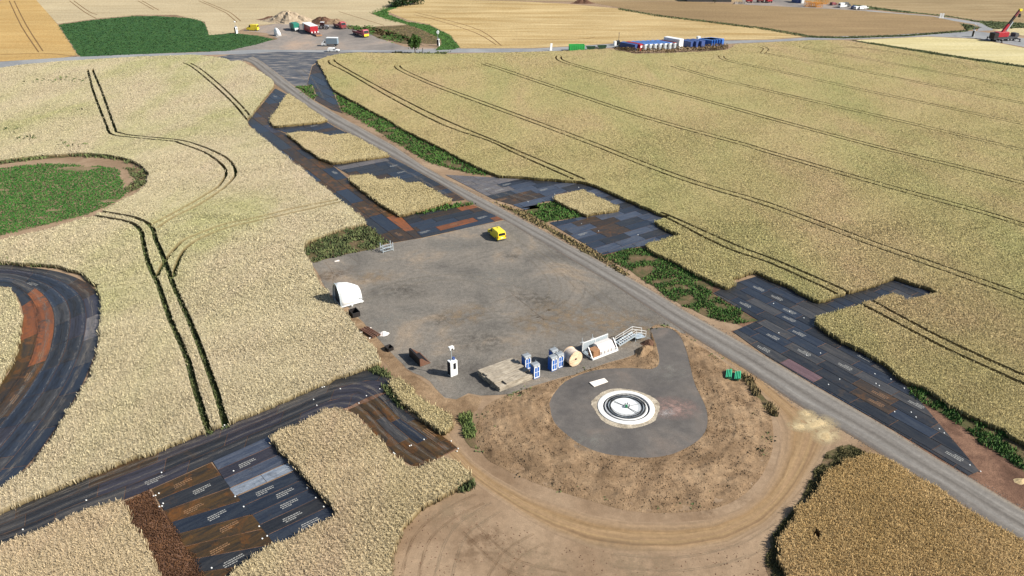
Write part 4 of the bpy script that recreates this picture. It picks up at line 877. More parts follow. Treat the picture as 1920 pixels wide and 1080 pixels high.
# ------------------------------------------------------------------ portable toilets
def toilet(loc, rz, label):
    t = thing('portable_toilet', label, 'portable toilet', loc, rz, 'blue portable toilets')
    MB().box(0, 0, 1.15, 1.0, 1.0, 2.0).box(0, 0, .09, 1.06, 1.06, .16).build('shell', P_blue, t, .03)
    MB().prism([(-.54, 2.1), (.54, 2.1), (.54, 2.2), (.3, 2.34), (-.3, 2.34), (-.54, 2.2)], -.54, .54).build('roof', P_grey, t)
    MB().box(-.44, -.515, 1.1, .12, .05, 1.95).box(.44, -.515, 1.1, .12, .05, 1.95).box(0, -.515, 2.0, 1.0, .05, .24).box(0, -.515, .2, 1.0, .05, .14).build('front_frame', P_white, t)
    d = MB().box(0, -.51, 1.08, .76, .03, 1.6).build('door', P_blue, t); MB().box(0, -.53, 1.1, .07, .02, 1.6).box(0, -.53, 1.1, .76, .02, .07).build('door_rib', P_white, d)
    MB().box(.05, -.545, 2.0, .3, .02, .12).build('vent', P_black, t)
    MB().cyl((.36, .36, 2.2), (.36, .36, 2.55), .05, 8).build('vent_pipe', P_grey, t)
    return t
tl = toilet(at(1006.5, 709.5) + UY * .5, ROADZ, 'blue portable toilet closest to the timber stack and to the soil mound')
for (px, py), lb in (((990, 693), 'blue portable toilet just behind the one closest to the soil mound'), ((1039.5, 695), 'blue portable toilet at the front of the group of three by the cable drum'), ((1051.5, 689.5), 'blue portable toilet right beside the wooden cable drum'), ((1041, 682), 'blue portable toilet at the back of the group of three')):
    dup(tl, at(px, py) + UY * .5, ROADZ, lb)

# ------------------------------------------------------------------ timber mat stack
tm = MB()
for k in range(4): tm.box(3.0, (k - 1.5) * .25, .12 + random.uniform(-.015, .015), random.uniform(5.8, 6.05), .2, .24)
tmm = tm.build('timber_mat', P_timber, None, .015)
c0 = at(896, 693, 1.0); c0.z = 0; firstm = True
for ly in range(4):
    for k in range(5):
        if ly == 3 and k == 4: off, sc_ = 1.5, .62
        else: off, sc_ = random.uniform(-.18, .18) + .05 * k, 1.0
        o = tmm if firstm else tmm.copy()
        if not firstm: COL.objects.link(o)
        firstm = False
        o.location = c0 + UX * off - UY * (.52 + k * 1.05) + Vector((0, 0, .02 + ly * .255)); o.rotation_euler = (0, 0, ROADZ + random.uniform(-.012, .012)); o.scale = (sc_, 1, 1)
        tag(o, 'weathered timber mat in the wide stack beside the portable toilets' if sc_ == 1 else 'short timber mat at the near edge on top of the stack by the toilets', 'timber mat', 'timber mats in the stack')

# ------------------------------------------------------------------ cable drum
q = at(1079, 686); t = thing('cable_drum', 'large wooden cable drum with planked round face beside the steel frame', 'cable drum', q, ROADZ)
R_ = 1.2
MB().cyl((0, .12, R_), (0, 1.65, R_), R_ * .97, 36).build('lagging', P_lag, t)
for y in (0, 1.65):
    f = MB().cyl((0, y, R_), (0, y + .1, R_), R_ * 1.02, 36).build('flange', P_drumface, t)
    if y == 0:
        mb = MB()
        for k in range(-4, 5):
            hw = math.sqrt(max(.05, R_ ** 2 - (k * .25) ** 2)) * .94; mb.box(0, -.015, R_ + k * .25, 2 * hw, .03, .2)
        mb.build('plank', P_drumface, f); MB().cyl((0, -.06, R_), (0, 0, R_), .16, 12).build('hub', P_steel, f)

# ------------------------------------------------------------------ steel frame with back panel, crate and boxes
q = at(1110.7, 676.2); L_ = 4.95; t = thing('transport_frame', 'galvanised steel transport frame with tall back panel and slanted end braces', 'steel frame', q, ROADZ)
MB().box(L_ / 2, 0, .2, L_, .16, .32).build('front_beam', P_white, t, .02)
MB().box(L_ / 2, 1.3, .12, L_, 2.5, .1).build('floor', P_galv, t)
bp = MB().box(L_ / 2, 2.55, .95, L_, .07, 1.6).build('back_panel', P_galv, t)
mb = MB()
for x in (.05, L_ / 2, L_ - .05): mb.box(x, 2.49, .95, .09, .05, 1.6)
mb.box(L_ / 2, 2.5, 1.76, L_, .12, .08); mb.build('panel_rib', P_white, bp)
for x in (.05, L_ - .06):
    MB().bar((x, .05, .3), (x, 1.15, 1.75), .1).bar((x, 2.5, .2), (x, 1.15, 1.75), .09).bar((x, 0, .3), (x, 2.5, .3), .08).build('end_brace', P_white, t)
for x, y in ((.0, 2.6), (1.95, 2.6)): MB().cyl((x, y, .2), (x, y, 2.65), .05, 6).bar((x - .35, y, 1.9), (x + .35, y, 1.9), .05).build('post', P_galv, t)
o = thing('crate', 'brown wooden crate at the left end of the steel transport frame', 'crate', q + UX * .95 + UY * .85 + Vector((0, 0, .18)), ROADZ)
MB().box(0, 0, .55, 1.25, 1.2, 1.1).build('box', P_crate, o, .02); mb = MB()
for z in (.12, .98): mb.box(0, -.62, z, 1.25, .05, .14)
for x in (-.55, .55): mb.box(x, -.625, .55, .12, .05, 1.0)
mb.build('batten', P_crate, o)
o = thing('packing_box', 'long white wrapped box in the right part of the steel transport frame', 'box', q + UX * 3.15 + UY * 1.1 + Vector((0, 0, .18)), ROADZ)
MB().prism([(-.8, 0), (.95, 0), (.95, 1.25), (.1, 1.3), (-.8, .55)], -1.4, 1.45).build('wrapping', P_foil, o, .05); mb = MB()
for x in (-1.15, -.55, .1, .7): mb.box(x, -.83, .32, .05, .03, .5)
mb.build('strap', P_darkgrey, o)

# ------------------------------------------------------------------ metal stairs
q = at(1161, 652); t = thing('metal_stairs', 'galvanised stair flight with handrails lying beside the steel frame', 'stairs', q, ROADZ - .05)
W_, LS = 1.1, 3.2
S0, S1 = Vector((0, 0, .35)), Vector((LS, 0, 1.25))
for y in (0, W_):
    MB().bar(S0 + Vector((0, y, 0)), S1 + Vector((0, y, 0)), .08, .26).build('stringer', P_galv, t)
    hr = MB(); up = Vector((0, 0, 1.0)); a, b = S0 + Vector((0, y, 0)), S1 + Vector((0, y, 0)); e = b + Vector((1.7, -.25, -.65))
    for k in (1.0, .55): hr.bar(a + up * k, b + up * k, .05).bar(b + up * k, e + up * k, .05)
    for f in (0, .5, 1): hr.bar(a.lerp(b, f), a.lerp(b, f) + up, .05)
    hr.bar(e, e + up, .05); hr.build('handrail', P_white, t)
for k in range(8):
    p = S0.lerp(S1, (k + .5) / 8); MB().box(p.x, W_ / 2, p.z, .26, W_ - .1, .05).build('tread', P_galv, t)
MB().box(LS + .85, W_ / 2, .95, 1.7, W_ + .3, .06, Matrix.Rotation(.1, 4, 'Y')).build('landing', P_galv, t)
MB().bar((LS, .1, 0), (LS, .1, 1.2), .07).bar((LS, W_ - .1, 0), (LS, W_ - .1, 1.2), .07).bar((LS + 1.6, W_ / 2, 0), (LS + 1.6, W_ / 2, .75), .07).build('support', P_galv, t)

# soil heap beside stairs
def heap(name, loc, rx, ry, h, mat, rz=0, seed=1, kind='structure', label=None, rough=.18):
    n = 28; r = random.Random(seed); vs = []; fs = []; m = 12
    ph = [r.uniform(0, 6) for _ in range(4)]
    for j in range(m + 1):
        f = j / m
        for i in range(n):
            a = 2 * math.pi * i / n; k = 1 + .14 * math.sin(2 * a + ph[0]) + .1 * math.sin(3 * a + ph[1]) + .05 * math.sin(7 * a + ph[2])
            z = h * (math.cos(f * math.pi) * .5 + .5) ** .9 * (1 + rough * math.sin(5 * a + ph[3]) * f * (1 - f) * 2) + r.uniform(-.5, .5) * rough * h * .35 * (f < .97)
            vs.append((math.cos(a) * rx * f * k, math.sin(a) * ry * f * k, max(z, 0) if j < m else -.02))
    for j in range(m): fs += [(j * n + i, (j + 1) * n + i, (j + 1) * n + (i + 1) % n, j * n + (i + 1) % n) for i in range(n)]
    mb = MB().add(vs, fs); o = mb.build(name, mat); o.location = loc; o.rotation_euler = (0, 0, rz)
    if label: tag(o, label, 'heap')
    else: o['kind'] = kind
    return o
heap('soil_heap', at(1208, 660), 2.3, 1.5, 1.0, M_ring, ROADZ + .3, 3)
heap('soil_heap', at(1216, 645), 1.1, 1.4, .8, M_darksoil, ROADZ, 4)
for k, ((px, py), rx, ry) in enumerate((((1500, 800), 1.3, .9), ((1532, 795), 2.2, 1.3), ((1548, 818), 1.6, 1.1), ((1512, 776), .9, .8))): heap('sand_heap', at(px, py), rx * .9, ry * .85, .07, M_sand, .4 * k, 20 + k)
heap('sand_heap', at(1914, 902), 1.0, .6, .2, M_sand, 0, 31)

# ------------------------------------------------------------------ green ribbed troughs
t = thing('green_trough', 'pair of green ribbed plastic barrier panels standing on brown soil by the gravel road', 'barrier', at(1374, 707, .1), -.30)
for k, (x0, h0, x1, h1) in enumerate(((-.95, .42, -.3, .6), (.28, .38, .95, .56))):
    pan = MB().add([(x0, -1.0, h0), (x1, -1.0, h1), (x1, 1.0, h1), (x0, 1.0, h0), (x0 + .12, -1.0, h0 - .1), (x1 + .12, -1.0, h1 - .1), (x1 + .12, 1.0, h1 - .1), (x0 + .12, 1.0, h0 - .1)], [(0, 1, 2, 3), (7, 6, 5, 4), (0, 4, 5, 1), (1, 5, 6, 2), (2, 6, 7, 3), (3, 7, 4, 0)]).build('panel', P_green, t)
    for f in (.02, .36, .7, 1.0):
        x, z = x0 + (x1 - x0) * f, h0 + (h1 - h0) * f; MB().box(x, 0, z + .03, .1, 2.06, .09).build('rib', P_lgreen, pan)
MB().box(.0, 0, .1, 1.7, 1.9, .12).build('base', P_dgreen, t)

# ------------------------------------------------------------------ white arched covers
def cover(loc, rz, label, sc=1.0):
    t = thing('nacelle_cover', label, 'cover', loc, rz, 'white arched covers'); mb = MB(); n = 20; secs = []
    for x, hs, h in ((-1.9, 1.7, 3.55), (-1.2, 1.75, 3.6), (.3, 1.72, 3.2), (1.5, 1.65, 2.5), (1.9, 1.5, 2.2)):
        secs.append([(x, math.cos(math.pi * (1 - i / n)) * hs * (1 if abs(math.cos(math.pi * i / n)) < .96 else 1), .35 + (math.sin(math.pi * i / n) ** .75) * h) for i in range(n + 1)])
    m = n + 1; vs = [p for s in secs for p in s]; mb.add(vs, [(k * m + i, k * m + i + 1, (k + 1) * m + i + 1, (k + 1) * m + i) for k in range(len(secs) - 1) for i in range(n)])
    last = (len(secs) - 1) * m; mb.add([secs[-1][i] for i in range(m)], [tuple(range(m))])
    o = mb.build('shell', P_white, t, 0, True); s = o.modifiers.new('thickness', 'SOLIDIFY'); s.thickness = .07
    rim = MB()
    for i in range(n):
        a, b = Vector(secs[0][i]), Vector(secs[0][i + 1]); rim.bar(a, b, .16, .2)
    rim.build('rim', P_galv, t)
    MB().add([(-1.6, y * .93, .36 + (z - .35) * .94) for _, y, z in secs[0]], [tuple(range(m))]).build('opening_shade', P_darkgrey, t)  # dark sheet added as painted shade inside the open end
    MB().box(0, -1.72, .38, 4.1, .22, .2).box(0, 1.72, .38, 4.1, .22, .2).box(-1.8, 0, .2, .2, 3.4, .2).box(1.8, 0, .2, .2, 3.4, .2).box(0, -1.7, .15, .25, .25, .3).box(0, 1.7, .15, .25, .25, .3).build('carrier_frame', P_white, t)
    MB().add([(1.25 + .25 * i, -1.78 - .02 * (i % 2), 1.0 + .1 * math.sin(i * 2.)) for i in range(4)] + [(1.25 + .25 * i, -1.8, 1.15 + .1 * math.sin(i * 2.)) for i in range(4)], [(i, i + 1, i + 5, i + 4) for i in range(3)]).build('torn_edge', P_grey, t)
    return t
cv = cover(at(653, 566), ROADZ - .02, 'white arched fibreglass cover with dark open end at the edge of the hardstand')
dup(cv, at(521, 67), -.95, 'small distant white arched cover with black opening near the junction', None, (.75, .62, .8))
t = thing('steel_bin', 'low black steel bin in the shadow of the white arched cover', 'bin', at(665, 591), ROADZ); MB().box(0, 0, .03, 1.3, 1.7, .06).box(-.62, 0, .45, .06, 1.7, .85).box(.62, 0, .45, .06, 1.7, .85).box(0, -.82, .45, 1.18, .06, .85).box(0, .82, .45, 1.18, .06, .85).build('body', P_steel, t); MB().box(-.62, 0, .9, .1, 1.74, .05).box(.62, 0, .9, .1, 1.74, .05).build('rim', P_steel, t)

# ------------------------------------------------------------------ grey rack
t = thing('storage_rack', 'grey steel rack with four posts at the far left corner of the hardstand', 'rack', at(718.5, 474.4), ROADZ); mb = MB()
for x in (0, 2.1):
    for y in (0, 1.1): MB().box(x, y, .85, .11, .11, 1.7).build('post', P_galv, t)
for z in (.25, .95): MB().bar((0, 0, z), (2.1, 0, z), .09).bar((0, 1.1, z), (2.1, 1.1, z), .09).bar((0, 0, z), (0, 1.1, z), .08).bar((2.1, 0, z), (2.1, 1.1, z), .08).build('rail', P_galv, t)
MB().bar((.1, 0, .3), (1.1, 0, .95), .05).bar((2.0, 0, .3), (1.1, 0, .95), .05).bar((.4, .0, .95), (.4, 1.1, .95), .08).bar((1.2, .0, .95), (1.2, 1.1, .95), .08).bar((1.7, .0, .95), (1.7, 1.1, .95), .08).build('brace', P_grey, t)

# ------------------------------------------------------------------ rusty pipes, white bags, buckets
q = at(694, 625); rz_ = rzof((683, 617), (704, 632)) + .1
for k in range(5):
    o = MB().cyl((-1.75, 0, 0), (1.75, 0, 0), .13, 10).build('steel_pipe', P_rusty) if k == 0 else o.copy()
    if k: COL.objects.link(o)
    o.location = q + Matrix.Rotation(rz_, 3, 'Z') @ Vector((random.uniform(-.2, .2), (k - 2) * .3, 0)) + Vector((0, 0, .28)); o.rotation_euler = (0, 0, rz_ + random.uniform(-.05, .05)); tag(o, 'rusty brown steel pipe in the row of five at the hardstand edge', 'pipe', 'rusty pipes at the hardstand edge')
for k, s in enumerate((-1.2, 1.2)):
    o = MB().box(0, 0, .07, .14, 2.3, .14).build('timber_bearer', P_ply); o.location = q + Matrix.Rotation(rz_, 3, 'Z') @ Vector((s, 0, 0)); o.rotation_euler = (0, 0, rz_); tag(o, ('pale timber bearer under the far ends of the rusty pipes', 'pale timber bearer under the ends of the rusty pipes next to the white bag')[k], 'timber')
o = heap('sack', at(719, 627), .95, .7, .55, P_foil, .3, 8, label='crumpled white sheeting bundle next to the rusty pipes'); o['category'] = 'bundle'
t = thing('bucket', 'small dark steel bucket at the hardstand edge between white bundle and large bucket', 'bucket', at(730, 656), ROADZ + .1)
MB().prism([(-.5, .02), (.5, .02), (.6, .6), (.5, .6), (.42, .1), (-.42, .1), (-.5, .6), (-.6, .6)], -.45, .45).build('body', P_steel, t); MB().box(-.47, 0, .3, .05, 1.0, .56).box(.47, 0, .3, .05, 1.0, .56).build('side_plate', P_steel, t)
t = thing('excavator_bucket', 'large dark steel bucket with rusty end plate on the left of the camera tower', 'bucket', at(786, 675), ROADZ)
pf = [(-.75, .05), (.95, .05), (-.45, 1.35), (-.75, 1.35)]
mb = MB()
mb.box(-.72, 0, .7, .07, 3.5, 1.35); mb.box(.1, 0, .06, 1.7, 3.5, .08); mb.box(-.6, 0, 1.36, .3, 3.5, .07); mb.build('shell', P_steel, t)
for y in (-1.75, 1.75): MB().add([(x, y + e, z) for e in (-.03, .03) for x, z in pf], [(0, 1, 2, 3), (7, 6, 5, 4), (0, 4, 5, 1), (1, 5, 6, 2), (2, 6, 7, 3), (3, 7, 4, 0)]).build('end_plate', P_rusty, t)
MB().box(.93, 0, .1, .14, 3.5, .06).build('cutting_edge', P_rusty, t)
o = MB().box(0, 0, .05, .9, .35, .08).box(.2, .3, .04, .5, .2, .06).build('scrap_board', P_ply); o.location = at(632, 490); o.rotation_euler = (0, 0, .3); tag(o, 'pale scrap boards lying at the far left of the hardstand', 'board')

# ------------------------------------------------------------------ vehicles
def wheels(t, xs, ys, r, wd):
    for x in xs:
        for y in ys:
            w_ = thing.__globals__['bpy'].data.objects.new('wheel', None) if False else MB().cyl((x - wd / 2, y, r), (x + wd / 2, y, r), r, 16).build('wheel', P_tyre, t)
            sx = 1 if x > 0 else -1; MB().cyl((x + sx * wd * .5, y, r), (x + sx * (wd * .5 + .02), y, r), r * .58, 12).build('rim', P_grey, w_)
def van(loc, rz, label, L=4.6, W=1.85, Hh=1.95, paint_=P_yellow, group=None, nose=.95, name='van', cat='van'):
    """front towards +y"""
    t = thing(name, label, cat, loc, rz, group); h = L / 2; b = .28; bel = Hh * .55
    prof = [(-h, b), (h - .08, b), (h, b + .3), (h - .05, bel - .12), (h - nose, bel + .05), (h - nose - .75, Hh - .06), (h - nose - 1.1, Hh), (-h + .35, Hh), (-h + .06, Hh - .12), (-h, bel)]
    MB().prism(prof, -W / 2, W / 2, .14, bel).build('body', paint_, t, .05)
    MB().add([(-W / 2 + .16, h - nose - .02, bel + .1), (W / 2 - .16, h - nose - .02, bel + .1), (W / 2 - .24, h - nose - .68, Hh - .12), (-W / 2 + .24, h - nose - .68, Hh - .12)], [(0, 1, 2, 3)]).build('windscreen', P_black, t).location = (0, .03, .03)
    MB().add([(-W / 2 + .2, -h - .012, bel + .1), (W / 2 - .2, -h - .012, bel + .1), (W / 2 - .27, -h + .03, Hh - .26), (-W / 2 + .27, -h + .03, Hh - .26)], [(3, 2, 1, 0)]).build('rear_window', P_black, t)
    for s in (-1, 1):
        x0, x1 = s * (W / 2 + .006), s * (W / 2 - .115); MB().add([(x0, h - nose - .25, bel + .08), (x0, h - nose - 1.15, bel + .08), (x1, h - nose - 1.15, Hh - .2), (x1, h - nose - .72, Hh - .2)], [(0, 1, 2, 3)]).build('side_window', P_black, t)
        MB().box(s * (W / 2 - .1), -h - .01, bel - .15, .12, .04, .42).build('tail_light', P_ind, t); MB().box(s * (W / 2 - .22), h - .02, b + .42, .3, .05, .18).build('headlight', P_galv, t)
        MB().box(s * (W / 2 + .1), h - nose - .3, bel + .16, .16, .12, .2).build('mirror', P_black, t)
    MB().box(0, -h - .012, b + .42, .55, .02, .13).build('number_plate', P_plate, t); MB().box(0, -h - .02, b + .06, W * .94, .1, .16).box(0, h, b + .06, W * .94, .08, .16).build('bumper', P_darkgrey, t)
    MB().box(.1, h - nose - 1.5, Hh + .02, .22, .3, .04).build('roof_vent', P_black, t)
    wheels(t, (-W / 2 + .1, W / 2 - .1), (-h + .85, h - .85), .34, .22); return t
m_ = (at(933.6, 453.3) + at(948.9, 450.8)) / 2; rz_ = rad(27)
van(m_ + Vector((-math.sin(rz_), math.cos(rz_), 0)) * 2.35, rz_, 'yellow panel van parked on the grey hardstand', 4.7, 1.86, 1.95)
van(at(474.5, 57.2), rad(80), 'distant yellow high roof van parked left of the gravel yard', 5.3, 2.0, 2.75)
van(at(626, 97), rad(-92), 'white estate car standing on the road by the junction', 4.6, 1.85, 1.6, P_white, None, 1.15, 'car', 'car')
# white box truck, front to the left
t = thing('box_truck', 'white cab truck with grey tarpaulin box parked above the white car', 'truck', at(620, 86.5), rad(86))
MB().prism([(-3.2, 1.05), (1.35, 1.05), (1.35, 3.35), (-3.2, 3.35)], -1.1, 1.1).build('tarpaulin', paint('grey_tarpaulin', c(122, 140, 152, .8), .6, .2), t); MB().prism([(-3.25, 3.35), (1.4, 3.35), (2.1, 2.5), (1.4, 3.5), (-3.25, 3.5)], -1.12, 1.12).build('roof', P_white, t)
MB().prism([(1.4, .45), (3.6, .45), (3.65, 1.3), (3.1, 1.6), (2.35, 2.7), (1.4, 2.95)], -1.0, 1.0, .1, 1.4).build('cab', P_white, t, .05)
for s in (-1, 1): MB().add([(s * 1.01, 1.75, 1.5), (s * 1.01, 2.6, 1.5), (s * .93, 2.15, 2.2), (s * .93, 1.75, 2.2)], [(0, 1, 2, 3)]).build('side_window', P_black, t)
MB().add([(-.9, 3.1, 1.68), (.9, 3.1, 1.68), (.85, 2.5, 2.55), (-.85, 2.5, 2.55)], [(0, 1, 2, 3)]).build('windscreen', P_black, t); MB().box(0, -.9, .8, .9, 4.6, .3).build('chassis', P_darkgrey, t); wheels(t, (-.9, .9), (-2.0, 2.5), .4, .26)
# red box on low loader
q = (at(582, 65.5) + at(598, 63)) / 2; rz_ = rzof((582, 65), (566.5, 57.3)) - rad(90); fw = Vector((-math.sin(rz_), math.cos(rz_), 0))
t = thing('red_transport_box', 'large red box with white roof standing on the low loader in the yard', 'container', q + fw * 5.5 + Vector((0, 0, .75)), rz_)
MB().box(0, 0, 1.35, 3.5, 11, 2.7).build('body', P_red, t, .04); MB().box(0, 0, 2.76, 3.6, 11.1, .12).build('roof', P_white, t); mb = MB()
for z in (.7, 1.3, 1.9): mb.box(0, -5.52, z, 3.3, .06, .12)
mb.build('rear_rib', P_red, t); MB().box(-1.76, 4.2, 1.4, .04, 1.6, 2.2).build('side_sheet', P_white, t)
t = thing('low_loader', 'low loader trailer with bare rear deck under the red box', 'trailer', q + fw * 2.5, rz_)
MB().box(0, 0, .55, 2.6, 17, .3).build('deck', P_maroon, t)
for x in (-.9, 0, .9): MB().box(x, -6.5, .72, .25, 4.2, .06).build('runner', P_timber, t)
MB().prism([(-8.9, .15), (-8.45, .4), (-8.45, .72), (-8.9, .5)], -1.3, 1.3).build('ramp', P_crate, t); wheels(t, (-1.1, 1.1), (-4.6, -5.7, -6.8, 6.8), .42, .4)
for x in (-1.3, .1, 1.4): MB().box(x, -2.95, .95, .5, .5, .6).build('support_foot', P_white, t)
# green cab truck
t = thing('truck', 'green truck with white front standing behind the red box', 'truck', at(555, 57.5), rzof((582, 65), (566.5, 57.3)) - rad(90))
MB().box(.1, 1.0, 2.0, 2.6, 4.5, 2.6).build('cargo_box', P_teal, t, .05); MB().box(0, 4.6, 1.7, 2.4, 1.9, 2.2).build('cab', P_grey, t, .08); MB().box(0, 5.57, 2.0, 2.0, .05, .8).build('windscreen', P_black, t); MB().box(0, 1.3, .75, 1.2, 8, .3).build('chassis', P_darkgrey, t); wheels(t, (-1.0, 1.0), (-.6, 3.9), .5, .34)
MB().box(0, -2.0, 1.0, 2.2, 1.2, .9).build('tailgate', P_white, t)
# tractor facing right
t = thing('tractor', 'grey and black wheel tractor beside the red box', 'tractor', at(607, 54.5), rad(-96))
MB().prism([(-.6, .9), (2.3, .85), (2.4, 1.2), (2.2, 1.7), (.6, 1.9), (-.6, 1.6)], -.55, .55).build('bonnet', P_grey, t, .08); cb = MB().prism([(-1.3, 1.5), (.6, 1.5), (.4, 3.0), (-1.2, 3.0)], -.8, .8, .1, 1.6).build('cab', P_black, t); MB().box(0, -.4, 3.06, 1.6, 1.7, .14).build('cab_roof', P_white, cb)
wheels(t, (-.95, .95), (-.8,), .95, .5); wheels(t, (-.9, .9), (1.7,), .62, .4)
# maroon trailer truck and yellow fronted truck (fronts towards the camera right)
def bed_truck(loc, rz, label, cabm, nose, bedL):
    t = thing('flatbed_truck', label, 'truck', loc, rz, 'maroon flatbed trucks'); MB().box(0, -bedL / 2 - 1.3, 1.1, 2.5, bedL, .25).build('bed', P_maroon, t)
    for s in (-1, 1): MB().box(s * 1.22, -bedL / 2 - 1.3, 1.45, .07, bedL, .6).build('side_board', P_maroon, t)
    MB().box(0, -bedL / 2, .75, 1.1, bedL + 2, .3).build('chassis', P_darkgrey, t)
    MB().prism([(-1.1, .6), (1.0, .6), (1.05, 1.7), (.8, 3.1), (-1.0, 3.2), (-1.1, 2.4)], -1.25, 1.25).build('cab', cabm, t, .1)
    MB().box(0, 1.06, 1.05, 2.3, .1, .9).build('front_grille', nose, t); MB().add([(-1.1, 1.07, 1.75), (1.1, 1.07, 1.75), (1.05, .84, 2.9), (-1.05, .84, 2.9)], [(0, 1, 2, 3)]).build('windscreen', P_black, t); wheels(t, (-1.1, 1.1), (0, -bedL - .2, -bedL + 1.0), .5, .34); return t
d = rzof((659, 62), (688, 71)) - rad(90)
bed_truck(at(685.5, 70), d, 'maroon flatbed truck with yellow front at the right side of the yard', paint('dusty_red_cab', c(196, 86, 96, .8), .45, .2), P_yellow, 8.5)
bed_truck(at(643, 54.5), rzof((625, 47.8), (644, 54.3)) - rad(90), 'maroon flatbed truck with red cab at the back of the yard', P_red, P_maroon, 6.5)
# spoil heaps
for k, ((px, py), rx, ry, h_, mt, lb) in enumerate((((541, 40), 12, 8, 4.4, M_spoil, 'pale spoil heap behind the gravel yard'), ((560, 41), 9, 6, 2.8, M_spoil, 'tan spoil heap right beside the pale one'), ((606, 43), 8, 4, 2.6, M_darksoil, 'dark spoil heap behind the grey tractor'), ((630, 44), 6, 3.5, 2.0, M_earth, 'low brown spoil heap behind the maroon flatbed truck with red cab'), ((510, 37), 7, 3, 1.6, M_darksoil, 'low dark spoil heap left of the pale one'))): heap('spoil_heap', at(px, py), rx, ry, h_, mt, 0, 40 + k, label=lb, rough=.4)

# ------------------------------------------------------------------ trees and bushes
MT_bark = paint('bark', c(92, 74, 58), .9, .3); 
def leafmat(name, a, b):
    n = NT(name); rnd = n.n('ShaderNodeAttribute', attribute_name='rnd').outputs['Fac']; m = n.fin(n.ramp(rnd, [(0, a), (1, b)]), .7, .2); return m
MLF = leafmat('tree_leaves', c(44, 74, 32), c(92, 126, 54)); MLD = leafmat('dark_leaves', c(34, 58, 34), c(66, 90, 46)); MLB = leafmat('dry_leaves', c(104, 84, 52), c(156, 132, 90))
def crown(name, parent, R, Z, n, mat, sz, seed, sq=1.0):
    r = np.random.default_rng(seed); cl = r.normal(0, 1, (18, 3)); cl /= np.linalg.norm(cl, axis=1)[:, None]; cl *= r.uniform(.35, .85, (18, 1)); ci = r.integers(0, 18, n)
    p = cl[ci] + r.normal(0, .17, (n, 3)); p = p * np.array(R) + np.array([0, 0, Z]); a = r.normal(0, 1, (n, 3)); a /= np.linalg.norm(a, axis=1)[:, None]; b = np.cross(a, r.normal(0, 1, (n, 3))); b /= np.linalg.norm(b, axis=1)[:, None]
    s = r.uniform(.6, 1.3, (n, 1)) * sz; V = np.stack([p - a * s, p - b * s * .6, p + a * s, p + b * s * .6], 1); Q = np.arange(n * 4).reshape(n, 4)
    cr_ = r.uniform(0, 1, 18)[ci] * .6 + r.uniform(0, .4, n); o = obj_np(name, V.reshape(-1, 3), Q, [mat], rnd=np.repeat(cr_, 4)); o.parent = parent; return o
def tree(loc, hh, R, label, mat, seed, name='tree', cat='tree', n=900, trunk=True, group=None):
    t = thing(name, label, cat, loc, seed * 1.3, group)
    if trunk:
        mb = MB().cyl((0, 0, 0), (0, 0, hh * .5), hh * .028, 8, hh * .018)
        for k in range(5): a = k * 1.3; mb.cyl((0, 0, hh * (.3 + .05 * k)), (math.cos(a) * R * .6, math.sin(a) * R * .6, hh * (.55 + .06 * k)), hh * .012, 5, hh * .004)
        mb.build('trunk', MT_bark, t); crown('crown', t, (R, R, hh * .42), hh * .6, n, mat, R * .11, seed)
    else:
        mb = MB()
        for k in range(5): a = k * 1.26; mb.cyl((0, 0, 0), (math.cos(a) * R * .4, math.sin(a) * R * .4, hh * .6), .05, 5, .02)
        mb.build('stem', MT_bark, t); crown('crown', t, (R, R, hh * .55), hh * .5, n, mat, R * .11, seed)
    return t
tree(at(778.5, 102), 7.4, 2.8, 'small round green tree beside the road junction', MLF, 3, n=2200)
for k, (px, R, h_) in enumerate(((741, 3.2, 4), (752, 4.2, 6.5), (764, 4.5, 8), (777, 4.5, 9), (789, 4, 10))):
    tree(at(px, 13 - k * 1.4), h_, R, ('lowest dark bush at the left end of the far hedge', 'dark bush second from the left in the far hedge', 'dark bush in the middle of the far hedge', 'tall dark bush right of the middle of the far hedge', 'tallest dark bush at the right end of the far hedge')[k], MLD, 50 + k, 'bush', 'bush', 700, False, 'dark bushes of the far hedge')
for k, (px, py, hh) in enumerate(((793, 103, 2.6),)):
    o = MB().cyl((0, 0, 0), (0, 0, hh), .14, 8).cyl((0, 0, hh), (0, 0, hh + .1), .17, 8).build('post', P_darkgrey); o.location = at(px, py); tag(o, 'dark post right of the small round tree', 'post')
o = MB().box(0, 0, .4, 1.2, .8, .8).cyl((0, 0, .8), (0, 0, 1.1), .3, 8).build('marker_box', P_white); o.location = at(821, 62); tag(o, 'small white box in the curved green verge', 'box')
o = MB().box(0, 0, 1.4, .9, .35, 2.7).box(0, 0, .06, 1.2, .7, .12).build('sign_board', P_white); o.location = at(1032.5, 94.5); o.rotation_euler = (0, .1, .3); tag(o, 'white upright board beside the far road left of the green skip', 'sign')
for k, px in enumerate((1762.5, 1767)):
    o = MB().box(0, 0, 1.1, .9, .3, 2.2).box(0, 0, .06, 1.2, .6, .12).build('sign_board', P_white); o.location = at(px, 34); tag(o, ('left one of the two white boards by the distant side road', 'right one of the two white boards by the distant side road')[k], 'sign')

